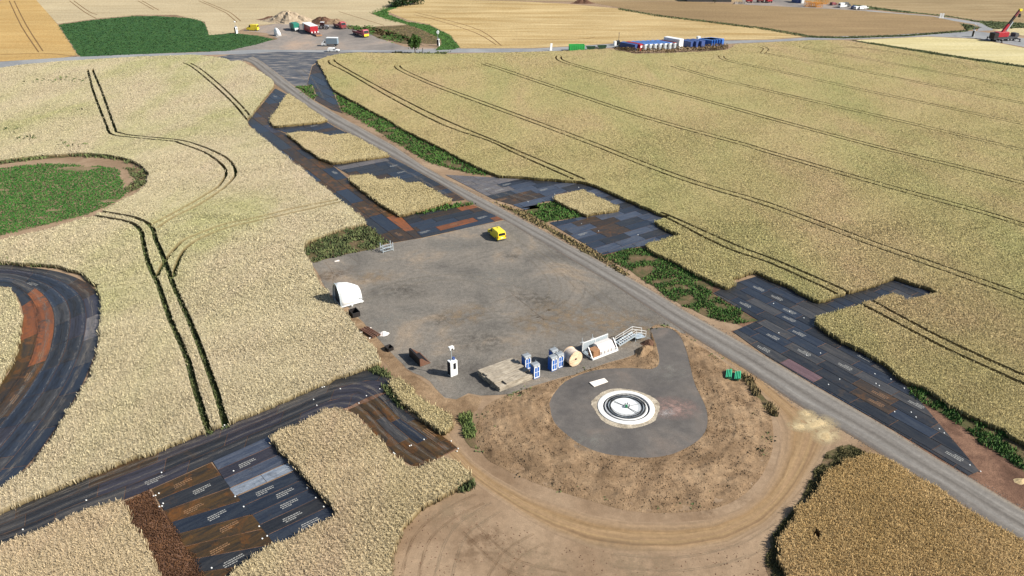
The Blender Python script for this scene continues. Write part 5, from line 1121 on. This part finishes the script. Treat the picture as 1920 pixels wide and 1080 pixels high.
# ------------------------------------------------------------------ skips and containers
def skip(loc, rz, label, m, L=6.2, W=2.4, h=2.2):
    t = thing('skip', label, 'skip', loc, rz, 'green skips by the far road'); 
    MB().box(0, 0, .1, L, W, .12).box(0, -W / 2, h / 2 + .1, L, .08, h).box(0, W / 2, h / 2 + .1, L, .08, h).box(-L / 2, 0, h / 2 + .1, .08, W, h).box(L / 2, 0, h / 2 + .1, .08, W, h).build('body', m, t); mb = MB()
    for k in range(7): mb.box(-L / 2 + .4 + k * (L - .8) / 6, -W / 2 - .07, h / 2 + .1, .12, .1, h * .95)
    mb.build('side_rib', m, t); MB().box(0, -W / 2, h + .15, L + .1, .14, .12).box(0, W / 2, h + .15, L + .1, .14, .12).build('top_rail', m, t); return t
skip(at(1081, 95), .02, 'bright green ribbed skip standing by the far road', P_bgreen)
def openskip(loc, label):
    t = thing('skip', label, 'skip', loc, .05, 'green skips by the far road'); pr = [(-1.2, .1), (1.2, .1), (1.9, 1.35), (1.8, 1.35), (1.12, .2), (-1.12, .2), (-1.8, 1.35), (-1.9, 1.35)]
    mb = MB().add([(y, -.9, z) for y, z in pr] + [(y, .9, z) for y, z in pr], [(i, (i + 1) % 8, 8 + (i + 1) % 8, 8 + i) for i in range(8)]); mb.build('body', P_dgreen, t); MB().slab([(-1.2, 0), (1.2, 0), (1.2, .06), (-1.2, .06)], 0, 0.01).build('base', P_dgreen, t)
    MB().add([(-1.2, -.9, .1), (1.2, -.9, .1), (1.9, -.9, 1.35), (-1.9, -.9, 1.35)], [(0, 1, 2, 3)]).add([(-1.2, .9, .1), (1.2, .9, .1), (1.9, .9, 1.35), (-1.9, .9, 1.35)], [(3, 2, 1, 0)]).build('side_plate', P_dgreen, t); return t
openskip(at(1107.5, 93.5), 'dark green open skip next to the bright green one'); openskip(at(1128.5, 91.5), 'dark green open skip nearer to the container offices')
def container(loc, rz, label, m, roofm, group, L=6.0, W=2.44, h=2.35, windows=0, face=None):
    t = thing('container', label, 'container', loc, rz, group); MB().box(0, L / 2, h / 2, W, L, h).build('walls', m, t); MB().box(0, L / 2, h + .03, W + .04, L + .04, .08).build('roof', roofm, t)
    if face: MB().box(0, -.03, h / 2, W * .98, .05, h * .95).build('front_wall', face, t)
    if windows: f = MB().box(.45, -.07, h * .55, .9, .05, 1.0).build('window', P_white, t); MB().box(.45, -.1, h * .55, .75, .03, .85).build('pane', P_black, f); MB().box(-.6, -.07, h * .45, .8, .04, 2.0).build('door', P_galv, t)
    return t
crz = .75; Gc = 'container offices behind the dry hedge'
e0, e1 = at(1191, 95), at(1283, 90.5)
names = ['dark blue container at the left end of the office row', 'red container with a white sign second in the office row'] + ['white office container with blue roof, %s in the office row' % s for s in ('next to the red container', 'second after the red container', 'third after the red container', 'fourth after the red container', 'fifth after the red container', 'sixth after the red container')] + ['white office container with red roof near the tall white one', 'tall white container at the right end of the office row']
for k, nm in enumerate(names):
    f = (k + .3) / len(names); p = e0.lerp(e1, f)
    if k == 0: container(p, crz, nm, P_navy, P_navy, Gc, 8)
    elif k == 1:
        tt = container(p, crz, nm, P_red, P_red, Gc, 8); MB().box(-.3, -.06, 1.5, 1.3, .05, .8).build('sign', P_white, tt)
    elif k < 8: container(p, crz, nm, P_white, P_blueroof, Gc, 8, windows=1)
    elif k == 8: container(p, crz, nm, P_white, P_red, Gc, 8, windows=1)
    else: container(p, crz, nm, P_white, P_white, Gc, 8, 2.6, 3.6)
for k in range(3):
    p = at(1298, 89).lerp(at(1318, 88), k / 2); container(p, .75, 'dark navy storage container, %s of the three behind the dry hedge' % ('left', 'middle', 'right')[k], P_navy, P_blueroof if False else P_navy, 'navy storage containers', 6)
for k in range(5):
    p = at(1336, 86).lerp(at(1355, 84.5), k / 4); container(p, 1.0, 'bright blue storage container, %s of the five at the right end by the road' % ('first', 'second', 'third', 'fourth', 'last')[k], P_blue, P_blueroof, 'bright blue storage containers', 6)
for (px, py, s, m, lb) in ((1153, 85, 1.0, P_white, 'small white cabinet left of the container offices'), (1158.5, 84.5, 1.1, P_black, 'small black cabinet at the foot of the thin pole'), (1185, 86, 1.1, P_white, 'small white cabinet behind the dark blue container'), (1309, 78, 1.3, P_white, 'small white cabinet behind the navy storage containers')):
    t = thing('cabinet', lb, 'cabinet', at(px, py), .4, 'small cabinets round the offices'); MB().box(0, 0, s * .8, s, s, s * 1.6).build('housing', m, t); MB().box(0, 0, s * 1.64, s * 1.1, s * 1.1, .1).build('lid', m, t)
t = thing('cabinet', 'tipped grey panel between the two dark green open skips', 'panel', at(1117, 92), .1); MB().box(0, 0, .5, 1.6, .1, 1.0, Matrix.Rotation(.3, 4, 'X')).build('sheet', P_grey, t); MB().bar((-.6, .5, 0), (-.6, 0, .9), .06).build('strut', P_darkgrey, t)
o = MB().cyl((0, 0, 0), (0, 0, 5.2), .09, 6).cyl((0, 0, 5.2), (0, 0, 5.5), .16, 6).build('pole', P_darkgrey); o.location = at(1159.5, 87); tag(o, 'thin dark pole left of the container offices', 'pole')
van(at(1171, 87.5), rad(80), 'dark green pickup parked left of the container offices', 4.8, 1.9, 1.7, P_dgreen, None, 1.3, 'car', 'car')
# dry hedge of tall weeds in front of the offices
hp = [(1150, 94), (1192, 100), (1230, 100.5), (1270, 99), (1310, 97), (1345, 96), (1366, 94), (1362, 89), (1340, 91), (1320, 93), (1290, 95), (1250, 97), (1215, 98), (1192, 97), (1165, 92)]
hpw = pts(hp); P_ = np.concatenate([p for _, p in bandpoints(hpw, .1, 520)]); P_ = P_[RNG.permutation(len(P_))[:9000]]; nq = len(P_) * 2
P_ = np.repeat(P_, 2, 0) + RNG.normal(0, .2, (nq, 2)); top = 1.0 + 1.1 * noise2(P_, .5, 6); zz = RNG.uniform(.1, 1, nq) ** .6 * top
a_ = RNG.normal(0, 1, (nq, 3)); a_ /= np.linalg.norm(a_, axis=1)[:, None]; b_ = np.cross(a_, RNG.normal(0, 1, (nq, 3))); b_ /= np.linalg.norm(b_, axis=1)[:, None]; P3_ = np.column_stack([P_, zz])
V_ = np.stack([P3_ - a_ * .3, P3_ - b_ * .2, P3_ + a_ * .3, P3_ + b_ * .2], 1); o = obj_np('dry_weeds', V_.reshape(-1, 3), np.arange(nq * 4).reshape(nq, 4), [MLB], rnd=np.repeat(np.clip(noise2(P_, 1.2, 8) * .7 + RNG.uniform(-.1, .4, nq), 0, 1), 4))
tag(o, 'band of tall dry brown weeds in front of the container offices', 'weeds', None, 'stuff')

# ------------------------------------------------------------------ crane at the far right
q = at(1880, 76); t = thing('mobile_crane', 'red mobile crane with raised telescopic boom at the far right edge', 'crane', q, rad(-75))
MB().box(0, 0, 1.2, 2.8, 12, .8).build('chassis', P_darkgrey, t); wheels(t, (-1.2, 1.2), (-4.6, -3.2, -1.6, 1.4, 3.0, 4.6), .6, .45)
MB().prism([(4.6, 1.5), (6.6, 1.5), (6.6, 2.1), (6.2, 3.0), (4.6, 3.0)], -1.3, 1.3).build('cab', P_darkgrey, t); MB().box(0, -1.6, 2.7, 2.6, 5.5, 2.0).build('superstructure', P_red, t, .1); MB().box(0, -5.2, 2.4, 2.8, 2.2, 2.2).build('counterweight', P_steel, t)
for s in (-1, 1):
    for y in (-4.4, 4.8): MB().box(s * 2.6, y, 1.0, 3.0, .4, .35).box(s * 4.0, y, .4, .3, .3, 1.0).cyl((s * 4.0, y, 0), (s * 4.0, y, .12), .6, 10).build('outrigger', P_steel, t)
a, b = Vector((0, -2.0, 2.6)), Vector((.0, 4.6, 12.2)); bo = MB().bar(a, a.lerp(b, .42), .85, 1.0).build('boom', P_red, t); MB().bar(a.lerp(b, .42), a.lerp(b, .75), .7, .85).build('boom_section', P_steel, bo); MB().bar(a.lerp(b, .75), b, .7, .85).build('boom_section', P_maroon, bo)
hd = MB().box(b.x, b.y + .2, b.z + .1, .9, 1.2, .9).build('boom_head', P_yellow, t); MB().bar(a.lerp(b, .2) + Vector((0, 1.2, -.6)), a.lerp(b, .62) + Vector((0, .5, -.9)), .5).build('lift_cylinder', P_galv, t); MB().box(0, b.y + .6, b.z - 2.2, .7, .7, 1.4).bar((0, b.y + .6, b.z), (0, b.y + .6, b.z - 1.6), .08).build('hook_block', P_steel, t)

# ------------------------------------------------------------------ distant works yard at the top edge
for k, (px, py, lvl) in enumerate(((1516, 12.5, 0), (1526, 13.5, 0), (1536, 14, 0), (1535, 8, 1), (1548, 8, 1))):
    t = thing('lattice_section', ('orange lattice crane section, left end of the front row in the distant yard', 'orange lattice crane section, middle of the front row in the distant yard', 'orange lattice crane section, right end of the front row in the distant yard', 'orange lattice crane section, left one of the rear row in the distant yard', 'orange lattice crane section, right one of the rear row in the distant yard')[k], 'crane section', at(px, py), .05, 'orange lattice crane sections')
    mb = MB(); L_ = 3.3
    for y in (0, 2.2):
        for z in (.15, 2.3): mb.bar((-L_ / 2, y, z), (L_ / 2, y, z), .22)
    mb.build('chord', P_orange, t); mb = MB()
    for x in np.linspace(-L_ / 2, L_ / 2, 4):
        for y in (0, 2.2): mb.bar((x, y, .15), (x, y, 2.3), .16)
        mb.bar((x, 0, 2.3), (x, 2.2, 2.3), .16)
    for x in np.linspace(-L_ / 2, L_ / 2 - L_ / 3, 3): mb.bar((x, 0, .15), (x + L_ / 3, 0, 2.3), .14)
    mb.build('lacing', P_orange, t)
for k, (px, py, m, lb) in enumerate(((1579, 14, P_white, 'white van at the left of the distant parked cars'), (1586, 13, P_darkgrey, 'dark van left of the distant parked cars'), (1603, 16.5, P_navy, 'dark blue car among the distant parked cars'), (1607.5, 17.5, P_white, 'white car next to the dark blue one in the distance'), (1615, 17.5, P_white, 'white car in the middle of the distant parked cars'), (1620.5, 16.5, P_white, 'white car at the right end of the distant parked cars'), (1563, 9.5, P_maroon, 'dark red car by the distant orange sections'))):
    van(at(px, py), rad(-60), lb, 4.5 if k > 1 else 5.2, 1.85, 1.55 if k > 1 else 2.4, m, None, 1.1, 'car' if k > 1 else 'van', 'car' if k > 1 else 'van')
sheet('works_yard', pts([(1395, 9), (1440, 11), (1510, 14.5), (1560, 17), (1625, 21), (1625, 15), (1560, 7), (1500, 2), (1440, -2), (1390, -3)]), .042, M_yard)
container(at(1499, 6), .2, 'dark blue container at the top edge beside the orange sections', P_navy, P_navy, 'distant yard containers', 6, 3.0, 3.2)
container(at(1505, 6.5), .2, 'narrow white container at the top edge next to the dark blue one', P_white, P_white, 'distant yard containers', 6, 1.6, 3.2)
t = thing('hall', 'long low white hall at the top edge behind the brown field', 'building', at(1330, 3.5), -.05); MB().box(0, 4, 1.6, 24, 8, 3.2).build('wall', P_darkgrey, t); MB().prism([(-.4, 3.2), (8.4, 3.2), (8.4, 3.4), (4, 4.6), (-.4, 3.4)], -12.3, 12.3).build('roof', P_white, t)
for k, (px, py, m, lb) in enumerate(((1404, 5, P_red, 'red machine at the left of the distant yard'), (1425, 4.5, P_maroon, 'maroon machine in the middle of the distant yard'), (1441, 5, P_red, 'red machine with dark base next to the blue container in the distant yard'))):
    t = thing('site_machine', lb, 'machine', at(px, py), .2 * k, 'red machines of the distant yard'); MB().box(0, 0, 1.4, 3.4, 2.2, 1.2).build('body', m, t, .1); MB().box(.9, 0, 2.4, 1.2, 1.8, 1.1).build('cab', P_black, t); wheels(t, (-1.2, 1.2), (-.9, .9), .5, .4)
for k, px in enumerate((1380, 1388, 1396)): heap('rubble_heap', at(px, 7.5), 2.2, 1.2, 1.2, M_yard, 0, 70 + k, label=('grey rubble heap at the left in front of the distant red machines', 'grey rubble heap in the middle in front of the distant red machines', 'grey rubble heap at the right in front of the distant red machines')[k], rough=.4)
heap('spoil_heap', at(1093, 6), 6, 3, 2.2, M_darksoil, 0, 80, label='brown spoil heap at the top edge left of the brown field', rough=.4)
tree(at(1340, 6), 3, 1.3, 'small dark bush in front of the long white hall', MLD, 61, 'bush', 'bush', 200, False)
tree(at(1816, 53), 1.8, 1.0, 'small dark bush in the green triangle by the side road', MLD, 62, 'bush', 'bush', 200, False)

# ------------------------------------------------------------------ dust films, tyre marks and stains on the ground
def filmmat(name, col, amount, kind='strip', sc=(3, .25), lo=.42, hi=.66):
    n = NT(name)
    if kind == 'strip':
        uv = n.coord('uv'); sx = n.n('ShaderNodeSeparateXYZ'); n.l(uv, sx.inputs[0]); u = n.math('ABSOLUTE', n.math('SUBTRACT', sx.outputs[0], .5)); e = n.ramp(u, [(.25, (1, 1, 1, 1)), (.5, (0, 0, 0, 1))])
        a = n.noise(n.coord('uv', (sc[0], sc[1], 1)), 1.6, 5, .65)
    else:
        o = n.coord('obj'); ln = n.n('ShaderNodeVectorMath', operation='LENGTH'); n.l(o, ln.inputs[0]); e = n.ramp(ln.outputs['Value'], [(.2, (1, 1, 1, 1)), (1.0, (0, 0, 0, 1))])
        a = n.noise(n.coord('pos'), sc[0], 6, .7)
    al = n.math('MULTIPLY', n.math('MULTIPLY', n.ramp(a, [(lo, (0, 0, 0, 1)), (hi, (1, 1, 1, 1))]), e), amount); n.l(al, n.b.inputs['Alpha'])
    return n.fin(col, .9, .1)
F_dust = filmmat('pale_dust', c(150, 142, 132), .55); F_dark = filmmat('dark_tyre_mark', c(58, 54, 50), .45); F_dark2 = filmmat('faint_dark_tyre_mark', c(84, 78, 70), .2); F_tan2 = filmmat('faint_tan_tyre_mark', c(164, 148, 124), .3); F_tan = filmmat('tan_tyre_mark', c(168, 148, 122), .55); F_soil = filmmat('soil_rut', c(118, 90, 64), .42)
F_white = filmmat('pale_scuff', c(186, 182, 176), .6, 'strip', (5, .5), .5, .7)
def marks(px, wd, m, z, world=None, off=0):
    l = world or smoothline(pts(px), 4)
    if off: l = offset(l, off)
    L, R = stripq(l, wd); strip('tyre_marks', L, R, z, m, max(12, len(l)))
LA = resample(smoothline(pts([(-60, 500), (0, 497), (60, 502), (110, 510), (150, 524), (180, 546), (191, 580), (189, 620), (178, 665), (160, 710), (135, 757), (88, 828), (40, 886), (0, 917), (-60, 955)]), 4), 80)
LB_ = resample(smoothline(pts([(-60, 540), (0, 538), (18, 542), (33, 557), (42, 580), (43, 603), (38, 640), (22, 690), (0, 722), (-40, 770), (-90, 820), (-140, 865), (-190, 910), (-230, 950), (-260, 980)]), 4), 80)
for f, wd, m in ((.12, .9, F_dust), (.24, .5, F_white), (.33, 1.2, F_dark), (.42, .4, F_white), (.5, .9, F_dark), (.58, .35, F_white), (.68, .8, F_dust), (.8, 1.0, F_dark)): marks(None, wd, m, .084 + f * .01, [a.lerp(b, f) for a, b in zip(LA, LB_)])
BU = resample(smoothline(pts([(-20, 972), (60, 938), (125, 912), (212, 877), (310, 840), (390, 810), (480, 775), (555, 745), (630, 715), (680, 712), (715, 730), (760, 775), (795, 797), (850, 838)]), 4), 80); BL = resample(smoothline(pts([(-20, 1030), (50, 1009), (140, 970), (230, 939), (285, 917), (397, 867), (510, 818), (560, 796), (610, 774), (645, 768), (668, 780), (712, 826), (738, 852), (783, 880)]), 4), 80)
for f, wd, m in ((.15, .9, F_dust), (.3, .4, F_dust), (.42, .8, F_dark), (.55, .5, F_dust), (.68, .8, F_dark), (.8, .6, F_dust)): marks(None, wd, m, .085 + f * .01, [a.lerp(b, f) for a, b in zip(BU, BL)])
for k, p in enumerate(([(978, 462), (1040, 498), (1090, 538), (1120, 572), (1180, 610)], [(1010, 470), (1062, 510), (1088, 540), (1060, 575), (1000, 600)], [(960, 450), (1010, 492), (1040, 530), (1030, 570), (960, 610)], [(700, 480), (800, 500), (900, 480), (980, 455)], [(680, 560), (760, 530), (860, 520), (960, 540), (1060, 590)], [(820, 640), (880, 600), (960, 590), (1080, 620), (1180, 632)], [(1190, 600), (1130, 560), (1060, 500), (1000, 455)])):
    for o_ in (-1.0, 1.0): marks(p, .55, (F_tan2, F_dark2)[k % 2], .0205 + .0004 * k, None, o_)
for p in ([(918, 570), (968, 551)], [(958, 549), (1020, 600)], [(962, 606), (1014, 594)], [(610, 492), (625, 515), (622, 535)], [(655, 480), (672, 492)]): marks(p, .3, F_soil, .0232)
for k, p in enumerate(([(900, 935), (840, 965), (790, 1010), (768, 1085)], [(930, 950), (860, 1000), (830, 1085)], [(1010, 1010), (960, 1040), (930, 1085)], [(1150, 1050), (1270, 1058), (1400, 1030), (1470, 985)], [(880, 990), (960, 1060), (1060, 1085)])):
    for o_ in (-.9, .9): marks(p, .5, (F_soil, F_tan)[k % 2], .0045 + .0004 * k, None, o_)
for k, p in enumerate(([(486, 124), (510, 112), (560, 104), (640, 100)], [(505, 140), (515, 124), (550, 112), (610, 104)], [(520, 150), (520, 134), (540, 122), (575, 112)], [(532, 156), (534, 140), (545, 126), (570, 118)], [(552, 172), (536, 158), (522, 140), (500, 124)], [(470, 112), (500, 105), (600, 101)])):
    for o_ in (-1.1, 1.1): marks(p, .8, F_white, .0275 + .0005 * k, None, o_)
for k, p in enumerate(([(835, 332), (880, 350), (930, 372)], [(860, 332), (930, 352), (1000, 375)], [(700, 285), (770, 320), (850, 365)], [(560, 130), (580, 150), (600, 185)])):
    for o_ in (-1.2, 1.2): marks(p, 1.0, F_dust, .084 + .0006 * k, None, o_)
def stain(px, r, m, z, squash=.7, name='ground_stain'):
    mb = MB().add([(math.cos(t_), math.sin(t_), 0) for t_ in np.linspace(0, 6.283, 33)[:-1]], [tuple(range(32))]); o = mb.build(name, m); q = at(*px); o.location = (q.x, q.y, z); o.scale = (r, r * squash, 1); o.rotation_euler = (0, 0, random.uniform(-.6, .6)); o['kind'] = 'structure'
S_dark = filmmat('dark_patch', c(78, 72, 65), .42, 'disc', (.9,)); S_tan = filmmat('tan_patch', c(176, 152, 122), .75, 'disc', (.6,)); S_grey = filmmat('grey_patch', c(166, 162, 152), .6, 'disc', (.7,)); S_pink = filmmat('pinkish_rubble', c(190, 158, 146), .85, 'disc', (1.3,), .34, .6); S_brown = filmmat('brown_patch', c(120, 92, 67), .45, 'disc', (.8,)); S_white = filmmat('white_spill', c(206, 196, 190), .8, 'disc', (1.5,))
for k, (p, r, m) in enumerate((((830, 598), 4, S_dark), ((870, 590), 6, S_tan), ((700, 520), 5, S_tan), ((930, 520), 7, S_grey), ((760, 545), 6, S_dark), ((1060, 590), 8, S_tan), ((1150, 605), 9, S_tan), ((1000, 560), 6, S_dark), ((640, 510), 4, S_brown), ((900, 640), 7, S_dark), ((850, 460), 6, S_grey), ((960, 480), 3, S_dark), ((1010, 610), 6, S_tan), ((740, 600), 5, S_grey), ((840, 690), 5, S_dark), ((1200, 630), 6, S_tan), ((960, 690), 5, S_tan), ((610, 520), 4, S_brown))): stain(p, r, m, .0188 + .00008 * k)
for k, (p, r, m) in enumerate((((975, 1030), 1.1, S_brown), ((850, 960), 5, S_tan), ((1000, 1060), 6, S_tan), ((1390, 938), 2.2, S_brown), ((1330, 955), 2.5, S_brown), ((900, 1020), 5, S_brown), ((1200, 1060), 6, S_tan), ((760, 690), 3, S_brown), ((860, 775), 4, S_brown))): stain(p, r, m, .0148 + .0001 * k)
stain((1262, 768), 4.2, S_pink, .309); stain((1250, 778), 2.0, S_white, .313, .5); stain((1100, 830), 3.5, S_grey, .309); stain((1255, 700), 4, S_grey, .309)
# wheel tracks of the far fields
MTL3 = soilmat('far_track', [(.35, c(120, 92, 56)), (.65, c(146, 116, 76))], .6)
for px in ([(17, 0), (40, 48), (72, 96)], [(26, 0), (48, 44), (80, 94)], [(130, 0), (158, 21), (180, 33)], [(138, 0), (166, 20), (182, 26)], [(258, 0), (288, 17)], [(266, 0), (298, 18)], [(372, 0), (418, 20), (430, 28), (444, 40)], [(380, 0), (425, 19), (438, 27), (451, 38)], [(635, 20), (660, 28), (720, 46)], [(778, 22), (830, 34), (900, 55), (940, 84)], [(776, 26), (824, 38), (892, 60), (930, 82)], [(0, 101), (80, 98), (144, 104)], [(960, 72), (1080, 72), (1115, 68)]):
    L, R = stripq(line(px), .5); mb = MB(); n_ = len(L); mb.add([(p.x, p.y, .05) for p in L] + [(p.x, p.y, .05) for p in R], [(i, i + 1, n_ + i + 1, n_ + i) for i in range(n_ - 1)]); o = mb.build('wheel_track', MTL3); o['kind'] = 'structure'

for k, (px, r_) in enumerate((((90, 156), 3.2), ((135, 153), 4.0), ((156, 212), 2.6), ((24, 246), 3.0), ((45, 262), 2.6), ((105, 270), 2.4), ((150, 276), 2.2), ((612, 352), 1.3))):
    q = at(*px); poly = [q + Vector((math.cos(t_) * r_ * random.uniform(.7, 1.2) * 1.5, math.sin(t_) * r_ * random.uniform(.6, 1.1), 0)) for t_ in np.linspace(0, 6.283, 14)[:-1]]
    if k < 7: grass('weed_patch', 'thin dark green thistle patch showing above the far left wheat', None, [MGd, MGs], .93, .5, .45, 'weeds', poly=poly, base=False, k=3, nf=1.2, seed=20 + k)

S_sand = filmmat('spread_sand', c(226, 204, 160), .95, 'disc', (1.1,), .36, .5)
for k, (p, r) in enumerate((((1500, 800), 2.0), ((1530, 794), 3.4), ((1550, 817), 2.6), ((1512, 776), 1.6))): stain(p, r, S_sand, .0295 + .0006 * k, .75)
